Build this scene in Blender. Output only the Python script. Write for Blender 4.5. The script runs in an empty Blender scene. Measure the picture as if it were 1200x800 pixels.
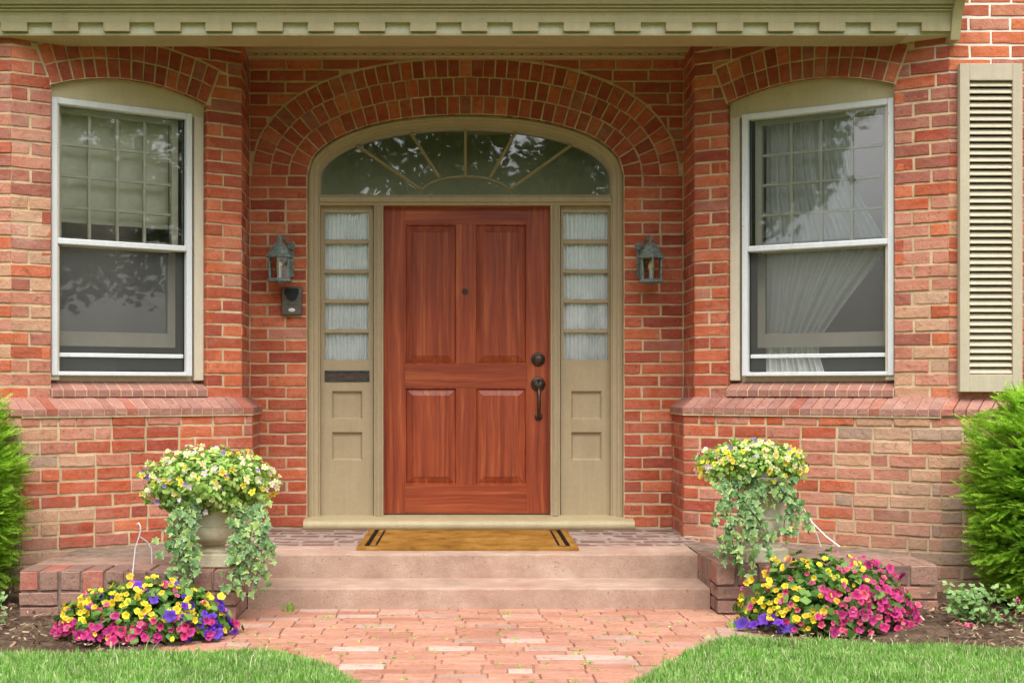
import bpy, math, random
import numpy as np
from mathutils import Matrix, Vector

random.seed(7)
rng = np.random.default_rng(7)
R = math.radians
scene = bpy.context.scene
col = scene.collection

# ------------------------------------------------------------------ camera
FPX, VX, VY, DIST, CAMZ = 1547.0, 540.0, 455.0, 8.5, 1.138
cam_d = bpy.data.cameras.new('camera')
cam = bpy.data.objects.new('camera', cam_d); col.objects.link(cam)
cam.location = (0, -DIST, CAMZ)
cam.rotation_euler = (R(90), 0, 0)
cam_d.sensor_width = 36.0
cam_d.lens = FPX / 1200 * 36
cam_d.shift_x = (600 - VX) / 1200
cam_d.shift_y = (VY - 400) / 1200
cam_d.clip_start = 0.1; cam_d.clip_end = 2000
scene.camera = cam

# ------------------------------------------------------------------ world, sun, exposure
SUN_EL, SUN_AZ = 58.0, -22.0          # bright overcast, light from the street side, a little from the left
w = bpy.data.worlds.new('World'); scene.world = w; w.use_nodes = True
nt = w.node_tree; nt.nodes.clear()
sky = nt.nodes.new('ShaderNodeTexSky'); sky.sky_type = 'NISHITA'; sky.sun_disc = False
sky.sun_elevation = R(SUN_EL); sky.sun_rotation = R(180 + SUN_AZ)
sky.air_density = 1.0; sky.dust_density = 4.0; sky.ozone_density = 1.0
hs = nt.nodes.new('ShaderNodeHueSaturation'); hs.inputs['Saturation'].default_value = 0.35
bg = nt.nodes.new('ShaderNodeBackground'); bg.inputs['Strength'].default_value = 0.14
wo = nt.nodes.new('ShaderNodeOutputWorld')
nt.links.new(sky.outputs[0], hs.inputs['Color']); nt.links.new(hs.outputs[0], bg.inputs['Color'])
nt.links.new(bg.outputs[0], wo.inputs['Surface'])
sd = bpy.data.lights.new('sun', 'SUN'); sd.energy = 1.25; sd.angle = R(30); sd.color = (1.0, 0.96, 0.9)
sun = bpy.data.objects.new('sun', sd); col.objects.link(sun)
el, az = R(SUN_EL), R(SUN_AZ)
sdir = Vector((math.sin(az) * math.cos(el), -math.cos(az) * math.cos(el), math.sin(el)))   # towards the sun
sun.rotation_euler = sdir.to_track_quat('Z', 'Y').to_euler()
vs = scene.view_settings
vs.view_transform = 'Standard'; vs.look = 'None'; vs.gamma = 1.0; vs.exposure = 1.12
vs.use_curve_mapping = False

# ------------------------------------------------------------------ helpers
def P(px, py, Y):
    Z = DIST + Y
    return ((px - VX) * Z / FPX, Y, CAMZ - (py - VY) * Z / FPX)
def PX(px, Y): return (px - VX) * (DIST + Y) / FPX
def PZ(py, Y): return CAMZ - (py - VY) * (DIST + Y) / FPX

class MB:
    def __init__(s): s.v = []; s.f = []
    def quad(s, a, b, c, d):
        n = len(s.v); s.v += [a, b, c, d]; s.f.append((n, n+1, n+2, n+3))
    def poly(s, pts):
        n = len(s.v); s.v += list(pts); s.f.append(tuple(range(n, n+len(pts))))
    def box(s, x0, x1, y0, y1, z0, z1, b=0.0):
        if b <= 0:
            n = len(s.v)
            s.v += [(x0,y0,z0),(x1,y0,z0),(x1,y1,z0),(x0,y1,z0),(x0,y0,z1),(x1,y0,z1),(x1,y1,z1),(x0,y1,z1)]
            s.f += [tuple(n+i for i in q) for q in ((0,3,2,1),(4,5,6,7),(0,1,5,4),(1,2,6,5),(2,3,7,6),(3,0,4,7))]
            return
        n = len(s.v)                       # chamfered box
        for (z, ins) in ((z0, b), (z0+b, 0), (z1-b, 0), (z1, b)):
            s.v += [(x0+b+ins*0, y0+ins, z) if False else p for p in
                    [(x0+b, y0+ins, z), (x1-b, y0+ins, z), (x1-ins, y0+b, z), (x1-ins, y1-b, z),
                     (x1-b, y1-ins, z), (x0+b, y1-ins, z), (x0+ins, y1-b, z), (x0+ins, y0+b, z)]]
        for r in range(3):
            for i in range(8):
                j = (i+1) % 8
                s.f.append((n+r*8+i, n+r*8+j, n+(r+1)*8+j, n+(r+1)*8+i))
        s.f.append(tuple(n+i for i in reversed(range(8))))
        s.f.append(tuple(n+24+i for i in range(8)))
    def tube(s, pts, r, seg=8, closed_ends=True):
        pts = [Vector(p) for p in pts]; m = len(pts)
        rs = r if isinstance(r, (list, tuple)) else [r]*m
        n0 = len(s.v); up = Vector((0.123, 0.32, 0.94)).normalized(); prev = None
        for i, p in enumerate(pts):
            t = (pts[min(i+1, m-1)] - pts[max(i-1, 0)]).normalized()
            if prev is None:
                a = t.cross(up)
                if a.length < 1e-3: a = t.cross(Vector((1,0,0)))
            else: a = prev - t*prev.dot(t)
            a.normalize(); prev = a; b = t.cross(a)
            for k in range(seg):
                an = 2*math.pi*k/seg
                s.v.append(tuple(p + (a*math.cos(an) + b*math.sin(an))*rs[i]))
        for i in range(m-1):
            for k in range(seg):
                k2 = (k+1) % seg
                s.f.append((n0+i*seg+k, n0+i*seg+k2, n0+(i+1)*seg+k2, n0+(i+1)*seg+k))
        if closed_ends:
            s.f.append(tuple(n0+k for k in reversed(range(seg))))
            s.f.append(tuple(n0+(m-1)*seg+k for k in range(seg)))
    def lathe(s, prof, seg=24, c=(0,0,0), axis='z', rot=0.0):
        n0 = len(s.v); m = len(prof)
        for (r, h) in prof:
            for k in range(seg):
                an = 2*math.pi*k/seg + rot; x, y = r*math.cos(an), r*math.sin(an)
                p = (x, y, h) if axis == 'z' else (x, h, y)
                s.v.append((c[0]+p[0], c[1]+p[1], c[2]+p[2]))
        for i in range(m-1):
            for k in range(seg):
                k2 = (k+1) % seg
                q = (n0+i*seg+k, n0+i*seg+k2, n0+(i+1)*seg+k2, n0+(i+1)*seg+k)
                s.f.append(q if axis == 'z' else q[::-1])
        a = tuple(n0+k for k in range(seg)); b = tuple(n0+(m-1)*seg+k for k in range(seg))
        s.f.append(a[::-1] if axis == 'z' else a); s.f.append(b if axis == 'z' else b[::-1])
    def extrude_x(s, prof, x0, x1, caps=True):      # prof: list of (y,z), CCW seen from +x
        n0 = len(s.v); m = len(prof)
        s.v += [(x0, y, z) for y, z in prof] + [(x1, y, z) for y, z in prof]
        for i in range(m):
            j = (i+1) % m
            s.f.append((n0+i, n0+j, n0+m+j, n0+m+i))
        if caps:
            s.f.append(tuple(n0+i for i in reversed(range(m)))); s.f.append(tuple(n0+m+i for i in range(m)))
    def prism(s, pts, z0, z1):                       # plan polygon CCW
        n0 = len(s.v); m = len(pts)
        s.v += [(x, y, z0) for x, y in pts] + [(x, y, z1) for x, y in pts]
        for i in range(m):
            j = (i+1) % m
            s.f.append((n0+i, n0+j, n0+m+j, n0+m+i))
        s.f.append(tuple(n0+i for i in reversed(range(m)))); s.f.append(tuple(n0+m+i for i in range(m)))
    def xform(s, M, start=0):
        for i in range(start, len(s.v)): s.v[i] = tuple(M @ Vector(s.v[i]))
    def mesh(s, name, mat=None, smooth=False):
        me = bpy.data.meshes.new(name); me.from_pydata(s.v, [], s.f); me.update()
        if mat: me.materials.append(mat)
        if smooth: me.polygons.foreach_set('use_smooth', [True]*len(me.polygons))
        return me
    def build(s, name, mat, parent=None, M=None, smooth=False):
        return link(name, s.mesh(name, mat, smooth), parent, M)

def link(name, data, parent=None, M=None):
    o = bpy.data.objects.new(name, data); col.objects.link(o)
    if parent is not None: o.parent = parent
    if M is not None: o.matrix_basis = M
    return o
def tag(o, label=None, cat=None, group=None, kind=None):
    if label: o['label'] = label
    if cat: o['category'] = cat
    if group: o['group'] = group
    if kind: o['kind'] = kind
    return o
def empty(name, loc=(0,0,0), parent=None):
    o = bpy.data.objects.new(name, None); col.objects.link(o); o.location = loc; o.empty_display_size = 0.1
    if parent is not None: o.parent = parent
    return o
def auto_smooth(o, ang=35):
    me = o.data
    me.polygons.foreach_set('use_smooth', [True]*len(me.polygons))
    try: me.set_sharp_from_angle(angle=R(ang))
    except Exception: pass
    return o
def np_mesh(name, verts, faces, mat, smooth=False):   # faces: (n,k) int array
    me = bpy.data.meshes.new(name)
    nv, (nf, k) = len(verts), faces.shape
    me.vertices.add(nv); me.vertices.foreach_set('co', np.asarray(verts, dtype=np.float32).ravel())
    me.loops.add(nf*k); me.loops.foreach_set('vertex_index', faces.astype(np.int32).ravel())
    me.polygons.add(nf)
    me.polygons.foreach_set('loop_start', np.arange(0, nf*k, k, dtype=np.int32))
    me.polygons.foreach_set('loop_total', np.full(nf, k, dtype=np.int32))
    if smooth: me.polygons.foreach_set('use_smooth', np.ones(nf, dtype=bool))
    me.update(calc_edges=True); me.validate()
    me.materials.append(mat)
    return me

# ------------------------------------------------------------------ materials
def lin(r, g, b):
    def c(v):
        v /= 255.0
        return v/12.92 if v <= 0.04045 else ((v+0.055)/1.055)**2.4
    return (c(r), c(g), c(b), 1.0)

class Mat:
    def __init__(s, name, rough=0.7, spec=0.4):
        s.m = bpy.data.materials.new(name); s.m.use_nodes = True
        s.nt = s.m.node_tree; s.b = s.nt.nodes['Principled BSDF']
        s.b.inputs['Roughness'].default_value = rough
        s.b.inputs['Specular IOR Level'].default_value = spec
        s.tc = s.nt.nodes.new('ShaderNodeTexCoord')
    def n(s, t, **kw):
        nd = s.nt.nodes.new(t)
        for k, v in kw.items():
            if k in nd.inputs: nd.inputs[k].default_value = v
            else: setattr(nd, k, v)
        return nd
    def l(s, a, b): s.nt.links.new(a, b)
    def mapping(s, coord='Object', scale=(1,1,1), loc=None):
        mp = s.n('ShaderNodeMapping'); mp.inputs['Scale'].default_value = scale
        s.l(s.tc.outputs[coord] if isinstance(coord, str) else coord, mp.inputs['Vector'])
        return mp.outputs[0]
    def world(s):
        return s.n('ShaderNodeNewGeometry').outputs['Position']
    def noise(s, vec, scale, detail=4, rough=0.6):
        nd = s.n('ShaderNodeTexNoise'); nd.inputs['Scale'].default_value = scale
        nd.inputs['Detail'].default_value = detail; nd.inputs['Roughness'].default_value = rough
        s.l(vec, nd.inputs['Vector']); return nd.outputs['Fac']
    def ramp(s, fac, stops):
        nd = s.n('ShaderNodeValToRGB'); e = nd.color_ramp.elements
        while len(e) < len(stops): e.new(0.5)
        for i, (p, c) in enumerate(stops): e[i].position = p; e[i].color = c
        s.l(fac, nd.inputs['Fac']); return nd.outputs['Color']
    def mix(s, fac, a, b, mode='MIX'):
        nd = s.n('ShaderNodeMix', data_type='RGBA', blend_type=mode)
        for i, v in ((0, fac), (6, a), (7, b)):
            if hasattr(v, 'is_output') or isinstance(v, bpy.types.NodeSocket): s.l(v, nd.inputs[i])
            else: nd.inputs[i].default_value = v
        return nd.outputs[2]
    def math(s, op, a, b=0.5):
        nd = s.n('ShaderNodeMath', operation=op)
        for i, v in ((0, a), (1, b)):
            if isinstance(v, bpy.types.NodeSocket): s.l(v, nd.inputs[i])
            else: nd.inputs[i].default_value = v
        return nd.outputs[0]
    def hsv(s, colr, h=None, sat=None, v=None):
        nd = s.n('ShaderNodeHueSaturation'); s.l(colr, nd.inputs['Color'])
        for key, val in (('Hue', h), ('Saturation', sat), ('Value', v)):
            if val is None: continue
            if isinstance(val, bpy.types.NodeSocket): s.l(val, nd.inputs[key])
            else: nd.inputs[key].default_value = val
        return nd.outputs[0]
    def rng(s, fac, a, b):
        nd = s.n('ShaderNodeMapRange'); s.l(fac, nd.inputs['Value'])
        nd.inputs['To Min'].default_value = a; nd.inputs['To Max'].default_value = b
        return nd.outputs[0]
    def color(s, c):
        if isinstance(c, bpy.types.NodeSocket): s.l(c, s.b.inputs['Base Color'])
        else: s.b.inputs['Base Color'].default_value = c
    def bump(s, h, strength=0.5, dist=0.01):
        nd = s.n('ShaderNodeBump'); nd.inputs['Strength'].default_value = strength; nd.inputs['Distance'].default_value = dist
        s.l(h, nd.inputs['Height']); s.l(nd.outputs[0], s.b.inputs['Normal'])

def damp(m, c, amount=0.75):
    wv = m.world(); sp = m.n('ShaderNodeSeparateXYZ'); m.l(wv, sp.inputs[0])
    def ms(sock, a, b):
        nd = m.n('ShaderNodeMapRange', interpolation_type='SMOOTHSTEP'); m.l(sock, nd.inputs['Value'])
        nd.inputs['From Min'].default_value = a; nd.inputs['From Max'].default_value = b; return nd.outputs[0]
    wob = m.math('MULTIPLY', m.math('SUBTRACT', m.noise(wv, 4.5, 5, 0.7), 0.5), 0.9)
    xw, zw = m.math('ADD', sp.outputs[0], wob), m.math('ADD', sp.outputs[2], m.math('MULTIPLY', wob, 0.8))
    right = m.math('MULTIPLY', ms(xw, 1.9, 2.5), ms(zw, 0.9, 0.2)); left = m.math('MULTIPLY', ms(xw, -1.9, -2.4), ms(zw, 0.5, 0.05))
    return m.mix(m.math('MULTIPLY', m.math('MAXIMUM', right, left), amount), c, lin(164,140,118))
def brick_mat(name, c1, c2, c3, dust=0.25, dustcol=lin(205,180,160)):
    m = Mat(name, 0.88, 0.25)
    rnd = m.n('ShaderNodeObjectInfo').outputs['Random']
    base = m.ramp(rnd, [(0.0, c1), (0.5, c2), (1.0, c3)])
    off = m.n('ShaderNodeVectorMath', operation='ADD')
    cmb = m.n('ShaderNodeCombineXYZ')
    big = m.math('MULTIPLY', rnd, 37.0)
    m.l(big, cmb.inputs[0]); m.l(big, cmb.inputs[1]); m.l(big, cmb.inputs[2])
    m.l(m.tc.outputs['Object'], off.inputs[0]); m.l(cmb.outputs[0], off.inputs[1])
    v = off.outputs[0]
    n1 = m.noise(v, 14, 5, 0.65); n2 = m.noise(v, 90, 3, 0.7)
    c = m.mix(m.rng(n1, -0.2, 1.0), base, m.hsv(base, 0.508, 0.88, 1.22))
    c = m.hsv(c, v=m.rng(n2, 0.7, 1.3))
    # lime bloom and dirt blotches, shaped by noise in the wall's own space
    wn = m.noise(m.world(), 3.1, 5, 0.7)
    fac = m.ramp(wn, [(0.52, (0,0,0,1)), (0.75, (1,1,1,1))])
    fac2 = m.math('MULTIPLY', fac, dust)
    c = m.mix(fac2, c, dustcol)
    st = m.ramp(m.noise(m.world(), 1.7, 6, 0.72), [(0.5, (0,0,0,1)), (0.72, (1,1,1,1))])
    c = m.mix(m.math('MULTIPLY', st, 0.32), c, lin(104,66,54))
    sm = m.noise(m.mapping(v, (5, 5, 26)), 1.0, 5, 0.7)
    c = m.hsv(c, sat=m.rng(sm, 1.15, 0.8), v=m.rng(sm, 0.8, 1.22))
    sp = m.noise(v, 45, 2, 0.5)
    spk = m.math('MULTIPLY', m.ramp(sp, [(0.68, (0,0,0,1)), (0.74, (1,1,1,1))]), 0.16)
    c = m.mix(spk, c, lin(215,190,165))
    dk = m.math('MULTIPLY', m.ramp(m.noise(v, 30, 4, 0.6), [(0.3, (1,1,1,1)), (0.42, (0,0,0,1))]), 0.4)
    c = m.mix(dk, c, lin(80,42,32))
    m.color(damp(m, c, 0.5) if name.startswith('brick_') else c)
    h = m.math('ADD', m.math('MULTIPLY', n1, 0.6), m.math('MULTIPLY', n2, 0.5))
    m.bump(m.math('ADD', h, m.math('MULTIPLY', m.noise(v, 28, 4, 0.6), 0.8)), 0.8, 0.007)
    return m.m

M = {}
M['brick_red'] = brick_mat('brick_red', lin(158,66,34), lin(180,80,42), lin(190,96,54), 0.22)
M['brick_deep'] = brick_mat('brick_deep', lin(142,54,34), lin(160,64,38), lin(168,72,43), 0.16)
M['brick_pink'] = brick_mat('brick_pink', lin(168,102,80), lin(182,116,94), lin(176,104,78), 0.4)
M['brick_plum'] = brick_mat('brick_plum', lin(144,76,60), lin(157,88,72), lin(162,94,76), 0.35)
M['brick_tan'] = brick_mat('brick_tan', lin(178,128,98), lin(190,142,112), lin(172,132,108), 0.4, lin(190,172,150))
M['brick_grey'] = brick_mat('brick_grey', lin(150,118,100), lin(166,134,114), lin(142,110,94), 0.4, lin(175,152,132))
M['sill_brick'] = brick_mat('sill_brick', lin(146,96,82), lin(160,110,96), lin(144,98,88), 0.4, lin(180,155,144))
M['wing_brick'] = brick_mat('wing_brick', lin(112,82,72), lin(134,100,88), lin(148,110,94), 0.5, lin(150,130,120))
M['paver'] = brick_mat('paver', lin(156,102,80), lin(176,122,98), lin(164,112,92), 0.5, lin(192,160,142))
M['paver_grey'] = brick_mat('paver_grey', lin(172,140,126), lin(160,122,106), lin(184,154,140), 0.4, lin(194,172,160))
M['floor_brick'] = brick_mat('floor_brick', lin(104,70,64), lin(120,82,74), lin(98,70,68), 0.25, lin(170,150,145))

m = Mat('mortar', 0.95, 0.15); wv = m.world()
c = m.ramp(m.noise(wv, 9, 5, 0.7), [(0.3, lin(174,150,118)), (0.55, lin(202,178,144)), (0.75, lin(218,200,172))])
sxyz = m.n('ShaderNodeSeparateXYZ'); m.l(wv, sxyz.inputs[0])          # lime leached out of the upper right wall
ex = m.n('ShaderNodeMapRange'); m.l(sxyz.outputs[0], ex.inputs['Value']); ex.inputs['From Min'].default_value = 2.55; ex.inputs['From Max'].default_value = 2.8
ez = m.n('ShaderNodeMapRange'); m.l(sxyz.outputs[2], ez.inputs['Value']); ez.inputs['From Min'].default_value = 2.7; ez.inputs['From Max'].default_value = 2.95
c = m.mix(m.math('MULTIPLY', ex.outputs[0], ez.outputs[0]), c, lin(226,220,208))
c = m.hsv(c, v=m.rng(m.noise(wv, 160, 3, 0.7), 0.8, 1.18)); m.color(damp(m, c, 0.4))
m.bump(m.noise(wv, 120, 4, 0.7), 0.6, 0.006); M['mortar'] = m.m
m = Mat('path_joint', 0.95, 0.15); wv = m.world()
c = m.ramp(m.noise(wv, 6, 5, 0.7), [(0.3, lin(134,102,82)), (0.55, lin(172,136,114)), (0.75, lin(192,160,140))])
m.color(m.hsv(c, v=m.rng(m.noise(wv, 180, 3, 0.7), 0.6, 1.2)))
m.bump(m.noise(wv, 120, 4, 0.7), 0.6, 0.006); M['path_joint'] = m.m

m = Mat('cement', 0.95, 0.1); wv = m.world()
m.color(m.ramp(m.noise(wv, 7, 6, 0.75), [(0.3, lin(118,90,78)), (0.5, lin(148,120,106)), (0.75, lin(172,148,134))])); m.bump(m.noise(wv, 60, 5, 0.75), 0.7, 0.008); M['cement'] = m.m
m = Mat('pale_mortar', 0.95, 0.1); m.color(m.ramp(m.noise(m.world(), 11, 5, 0.7), [(0.3, lin(128,112,102)), (0.6, lin(158,142,130))])); M['pale_mortar'] = m.m
def paint(name, c0, rough=0.5, grime=0.25, grain=True):
    m = Mat(name, rough, 0.4); wv = m.world()
    n1 = m.noise(wv, 5, 5, 0.65); n2 = m.noise(wv, 60, 3, 0.6)
    cc = m.hsv(m.mix(0.0, c0, c0), v=m.rng(n1, 1.0-grime*0.6, 1.0+grime*0.5))
    cc = m.hsv(cc, v=m.rng(n2, 0.9, 1.1))
    cc = m.hsv(cc, v=m.rng(m.noise(m.mapping(wv, (26, 26, 2.2)), 1.0, 4, 0.65), 0.86, 1.12))
    fl = m.math('MULTIPLY', m.ramp(m.noise(wv, 38, 3, 0.6), [(0.68, (0,0,0,1)), (0.72, (1,1,1,1))]), 0.35)
    cc = m.mix(fl, cc, lin(120,105,80)); m.color(cc)
    m.bump(m.noise(m.mapping(wv, (140, 140, 14)), 1.0, 3, 0.6), 0.35, 0.003)
    return m.m
M['trim'] = paint('olive_trim_paint', lin(170,153,122), 0.45)
M['trim_sill'] = paint('olive_sill_paint', lin(178,164,128), 0.45, 0.35)
M['cornice'] = paint('olive_cornice_paint', lin(180,167,128), 0.5, 0.3)
M['dentil_back'] = paint('pale_fascia_paint', lin(206,200,172), 0.5, 0.2)
M['shutter'] = paint('shutter_paint', lin(182,170,148), 0.5, 0.2)
M['white_metal'] = paint('white_metal', lin(214,218,220), 0.4, 0.15)
M['window_trim'] = paint('window_trim_paint', lin(188,175,136), 0.5, 0.25)
M['lower_sash'] = paint('shaded_sash_paint', lin(132,128,116), 0.5, 0.25)  # darker than the upper sash: shade under the screen put into the colour
M['fan_bar'] = paint('fanlight_bar_paint', lin(156,142,104), 0.5, 0.2)
M['side_casing'] = paint('lit_casing_paint', lin(204,196,174), 0.5, 0.3)  # window trim made paler, the stronger light on it put into the colour
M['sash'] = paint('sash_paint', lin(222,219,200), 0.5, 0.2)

def wood(name, horizontal=False):
    m = Mat(name, 0.42, 0.45); wv = m.world()
    sc = (1.1, 1.1, 34) if horizontal else (34, 34, 1.1)
    vec = m.mapping(wv, sc)
    warp = m.noise(m.mapping(wv, (5, 5, 1.2) if not horizontal else (1.2, 5, 5)), 1.0, 3, 0.5)
    add = m.n('ShaderNodeVectorMath', operation='ADD')
    cm = m.n('ShaderNodeCombineXYZ'); wm = m.math('MULTIPLY', warp, 2.6)
    m.l(wm, cm.inputs[2 if horizontal else 0]); m.l(vec, add.inputs[0]); m.l(cm.outputs[0], add.inputs[1])
    g = m.noise(add.outputs[0], 1.0, 6, 0.62)
    fine = m.noise(m.mapping(wv, (6, 60, 130) if horizontal else (130, 60, 6)), 1.0, 4, 0.7)
    cc = m.ramp(g, [(0.25, lin(112,45,25)), (0.45, lin(142,61,34)), (0.58, lin(160,76,42)), (0.78, lin(192,112,66))])
    cc = m.hsv(cc, v=m.rng(fine, 0.55, 1.4))
    big = m.noise(wv, 2.2, 3, 0.5)
    cc = m.hsv(cc, v=m.rng(big, 0.75, 1.25)); m.color(cc)
    m.bump(fine, 0.2, 0.002)
    return m.m
M['wood_v'] = wood('door_wood_upright'); M['wood_h'] = wood('door_wood_level', True)

m = Mat('concrete_pink', 0.9, 0.2); wv = m.world()
c = m.ramp(m.noise(wv, 4, 6, 0.7), [(0.3, lin(150,122,106)), (0.55, lin(174,147,129)), (0.75, lin(190,167,150))])
c = m.hsv(c, v=m.rng(m.noise(wv, 130, 3, 0.8), 0.72, 1.25))
pit = m.ramp(m.noise(wv, 55, 2, 0.5), [(0.27, (1,1,1,1)), (0.31, (0,0,0,1))])
c = m.mix(m.math('MULTIPLY', pit, 0.6), c, lin(110,80,66))
st = m.ramp(m.noise(m.mapping(wv, (1.2, 1.2, 6)), 1.5, 5, 0.7), [(0.55, (0,0,0,1)), (0.8, (1,1,1,1))])
c = m.mix(m.math('MULTIPLY', st, 0.45), c, lin(172,110,92)); m.color(c)
m.bump(m.noise(wv, 90, 5, 0.75), 0.6, 0.008); M['concrete'] = m.m

m = Mat('urn_stone', 0.85, 0.25); wv = m.world()
c = m.ramp(m.noise(wv, 7, 5, 0.7), [(0.3, lin(172,158,128)), (0.5, lin(206,196,168)), (0.72, lin(220,212,190))])
m.color(m.hsv(c, v=m.rng(m.noise(wv, 120, 3, 0.7), 0.8, 1.15))); m.bump(m.noise(wv, 90, 4, 0.7), 0.4, 0.005); M['stone'] = m.m

m = Mat('soil', 0.97, 0.1); wv = m.world()
c = m.ramp(m.noise(wv, 14, 6, 0.75), [(0.3, lin(70,54,44)), (0.5, lin(112,92,76)), (0.72, lin(150,128,108))])
m.color(m.hsv(c, v=m.rng(m.noise(wv, 150, 3, 0.8), 0.6, 1.3))); m.bump(m.noise(wv, 50, 6, 0.75), 0.9, 0.03); M['soil'] = m.m
m = Mat('mulch', 0.95, 0.1)
rnd = m.n('ShaderNodeNewGeometry').outputs['Random Per Island']
m.color(m.ramp(rnd, [(0.0, lin(74,56,44)), (0.5, lin(128,104,84)), (0.8, lin(160,138,112)), (1.0, lin(190,172,146))])); M['mulch'] = m.m
m = Mat('ground_turf', 0.95, 0.1); wv = m.world()
m.color(m.ramp(m.noise(wv, 3, 6, 0.7), [(0.3, lin(70,92,38)), (0.6, lin(98,124,52)), (0.8, lin(120,140,70))]))
m.bump(m.noise(wv, 60, 4, 0.7), 0.8, 0.03); M['turf'] = m.m

def leaf_mat(name, stops, rough=0.55, trans=0.25, world_scale=6.0, var=0.35):
    m = Mat(name, rough, 0.35)
    rnd = m.n('ShaderNodeNewGeometry').outputs['Random Per Island']
    c = m.ramp(rnd, stops)
    wn = m.noise(m.world(), world_scale, 3, 0.6)
    c = m.hsv(c, v=m.rng(wn, 1.0-var, 1.0+var)); m.color(c)
    tr = m.n('ShaderNodeBsdfTranslucent'); m.l(c, tr.inputs['Color'])
    mx = m.n('ShaderNodeMixShader'); mx.inputs[0].default_value = trans
    out = m.nt.nodes['Material Output']
    m.l(m.b.outputs[0], mx.inputs[1]); m.l(tr.outputs[0], mx.inputs[2]); m.l(mx.outputs[0], out.inputs['Surface'])
    return m.m
M['grass'] = leaf_mat('grass_blade', [(0.0, lin(104,158,60)), (0.4, lin(130,182,78)), (0.7, lin(156,198,104)), (0.88, lin(192,208,146)), (1.0, lin(214,208,176))], 0.6, 0.4, 3.5, 0.45)
M['yew'] = leaf_mat('yew_needle', [(0.0, lin(118,170,42)), (0.5, lin(158,204,58)), (1.0, lin(194,226,94))], 0.5, 0.45, 9.0, 0.3)
M['pansy_leaf'] = leaf_mat('pansy_leaf', [(0.0, lin(106,148,58)), (0.5, lin(152,190,86)), (1.0, lin(200,218,136))], 0.5, 0.25, 14, 0.3)
M['petunia_leaf'] = leaf_mat('petunia_leaf', [(0.0, lin(58,98,36)), (0.5, lin(88,130,52)), (1.0, lin(128,162,76))], 0.5, 0.25, 14, 0.35)
M['rose_leaf'] = leaf_mat('rose_leaf', [(0.0, lin(96,136,72)), (0.5, lin(130,168,98)), (1.0, lin(166,196,128))], 0.45, 0.25, 14, 0.25)
M['tree_leaf'] = leaf_mat('tree_leaf', [(0.0, lin(48,78,30)), (0.5, lin(78,112,44)), (1.0, lin(120,150,70))], 0.5, 0.3, 0.8, 0.4)
m = Mat('bark', 0.95, 0.1); m.color(m.ramp(m.noise(m.mapping(m.world(), (8,8,1.5)), 1.0, 5, 0.7), [(0.3, lin(62,50,40)), (0.7, lin(110,94,78))])); M['bark'] = m.m
m = Mat('stem', 0.7, 0.3); m.color(lin(104,124,58)); M['stem'] = m.m

m = Mat('ivy_leaf', 0.45, 0.4)            # variegated: darker green heart, pale margin
rnd = m.n('ShaderNodeObjectInfo').outputs['Random']
ln = m.n('ShaderNodeVectorMath', operation='LENGTH'); m.l(m.tc.outputs['Object'], ln.inputs[0])
rad = m.math('ADD', ln.outputs['Value'], m.math('MULTIPLY', m.math('SUBTRACT', m.noise(m.tc.outputs['Object'], 60, 3, 0.7), 0.5), 0.022))
heart = m.ramp(rnd, [(0.0, lin(84,122,64)), (0.6, lin(116,152,88)), (1.0, lin(160,186,98))])
edge = m.ramp(rnd, [(0.0, lin(150,172,136)), (0.5, lin(206,216,190)), (1.0, lin(220,226,188))])
c = m.mix(m.ramp(rad, [(0.012, (0,0,0,1)), (0.026, (1,1,1,1))]), heart, edge); m.color(c)
tr = m.n('ShaderNodeBsdfTranslucent'); m.l(c, tr.inputs['Color'])
mx = m.n('ShaderNodeMixShader'); mx.inputs[0].default_value = 0.2
m.l(m.b.outputs[0], mx.inputs[1]); m.l(tr.outputs[0], mx.inputs[2]); m.l(mx.outputs[0], m.nt.nodes['Material Output'].inputs['Surface']); M['ivy'] = m.m

def petal_mat(name, centre, edge, r0, r1, var=0.2):
    m = Mat(name, 0.55, 0.3)
    rnd = m.n('ShaderNodeObjectInfo').outputs['Random']
    ln = m.n('ShaderNodeVectorMath', operation='LENGTH'); m.l(m.tc.outputs['Object'], ln.inputs[0])
    t = m.n('ShaderNodeMapRange'); m.l(ln.outputs['Value'], t.inputs['Value'])
    t.inputs['From Min'].default_value = r0; t.inputs['From Max'].default_value = r1
    c = m.mix(t.outputs[0], centre, edge)
    c = m.hsv(c, h=m.rng(rnd, 0.485, 0.515), v=m.rng(rnd, 1-var, 1+var)); m.color(c)
    tr = m.n('ShaderNodeBsdfTranslucent'); m.l(c, tr.inputs['Color'])
    mx = m.n('ShaderNodeMixShader'); mx.inputs[0].default_value = 0.3
    m.l(m.b.outputs[0], mx.inputs[1]); m.l(tr.outputs[0], mx.inputs[2]); m.l(mx.outputs[0], m.nt.nodes['Material Output'].inputs['Surface'])
    return m.m
M['pet_yellow'] = petal_mat('petal_yellow', lin(206,150,24), lin(232,214,58), 0.002, 0.012)
M['pet_pink'] = petal_mat('petal_magenta', lin(140,24,70), lin(208,62,136), 0.003, 0.016)
M['pet_rose'] = petal_mat('petal_rose', lin(176,44,84), lin(222,112,146), 0.003, 0.016)
M['pet_purple'] = petal_mat('petal_purple', lin(60,20,110), lin(108,58,190), 0.003, 0.018)
M['pan_yellow'] = petal_mat('pansy_yellow', lin(200,150,20), lin(232,220,70), 0.002, 0.012)
M['pan_cream'] = petal_mat('pansy_cream', lin(226,206,70), lin(236,234,196), 0.003, 0.014)
M['pan_lilac'] = petal_mat('pansy_lilac', lin(230,210,90), lin(206,190,218), 0.003, 0.012)
M['pan_violet'] = petal_mat('pansy_violet', lin(120,90,150), lin(150,120,196), 0.003, 0.014)

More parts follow.
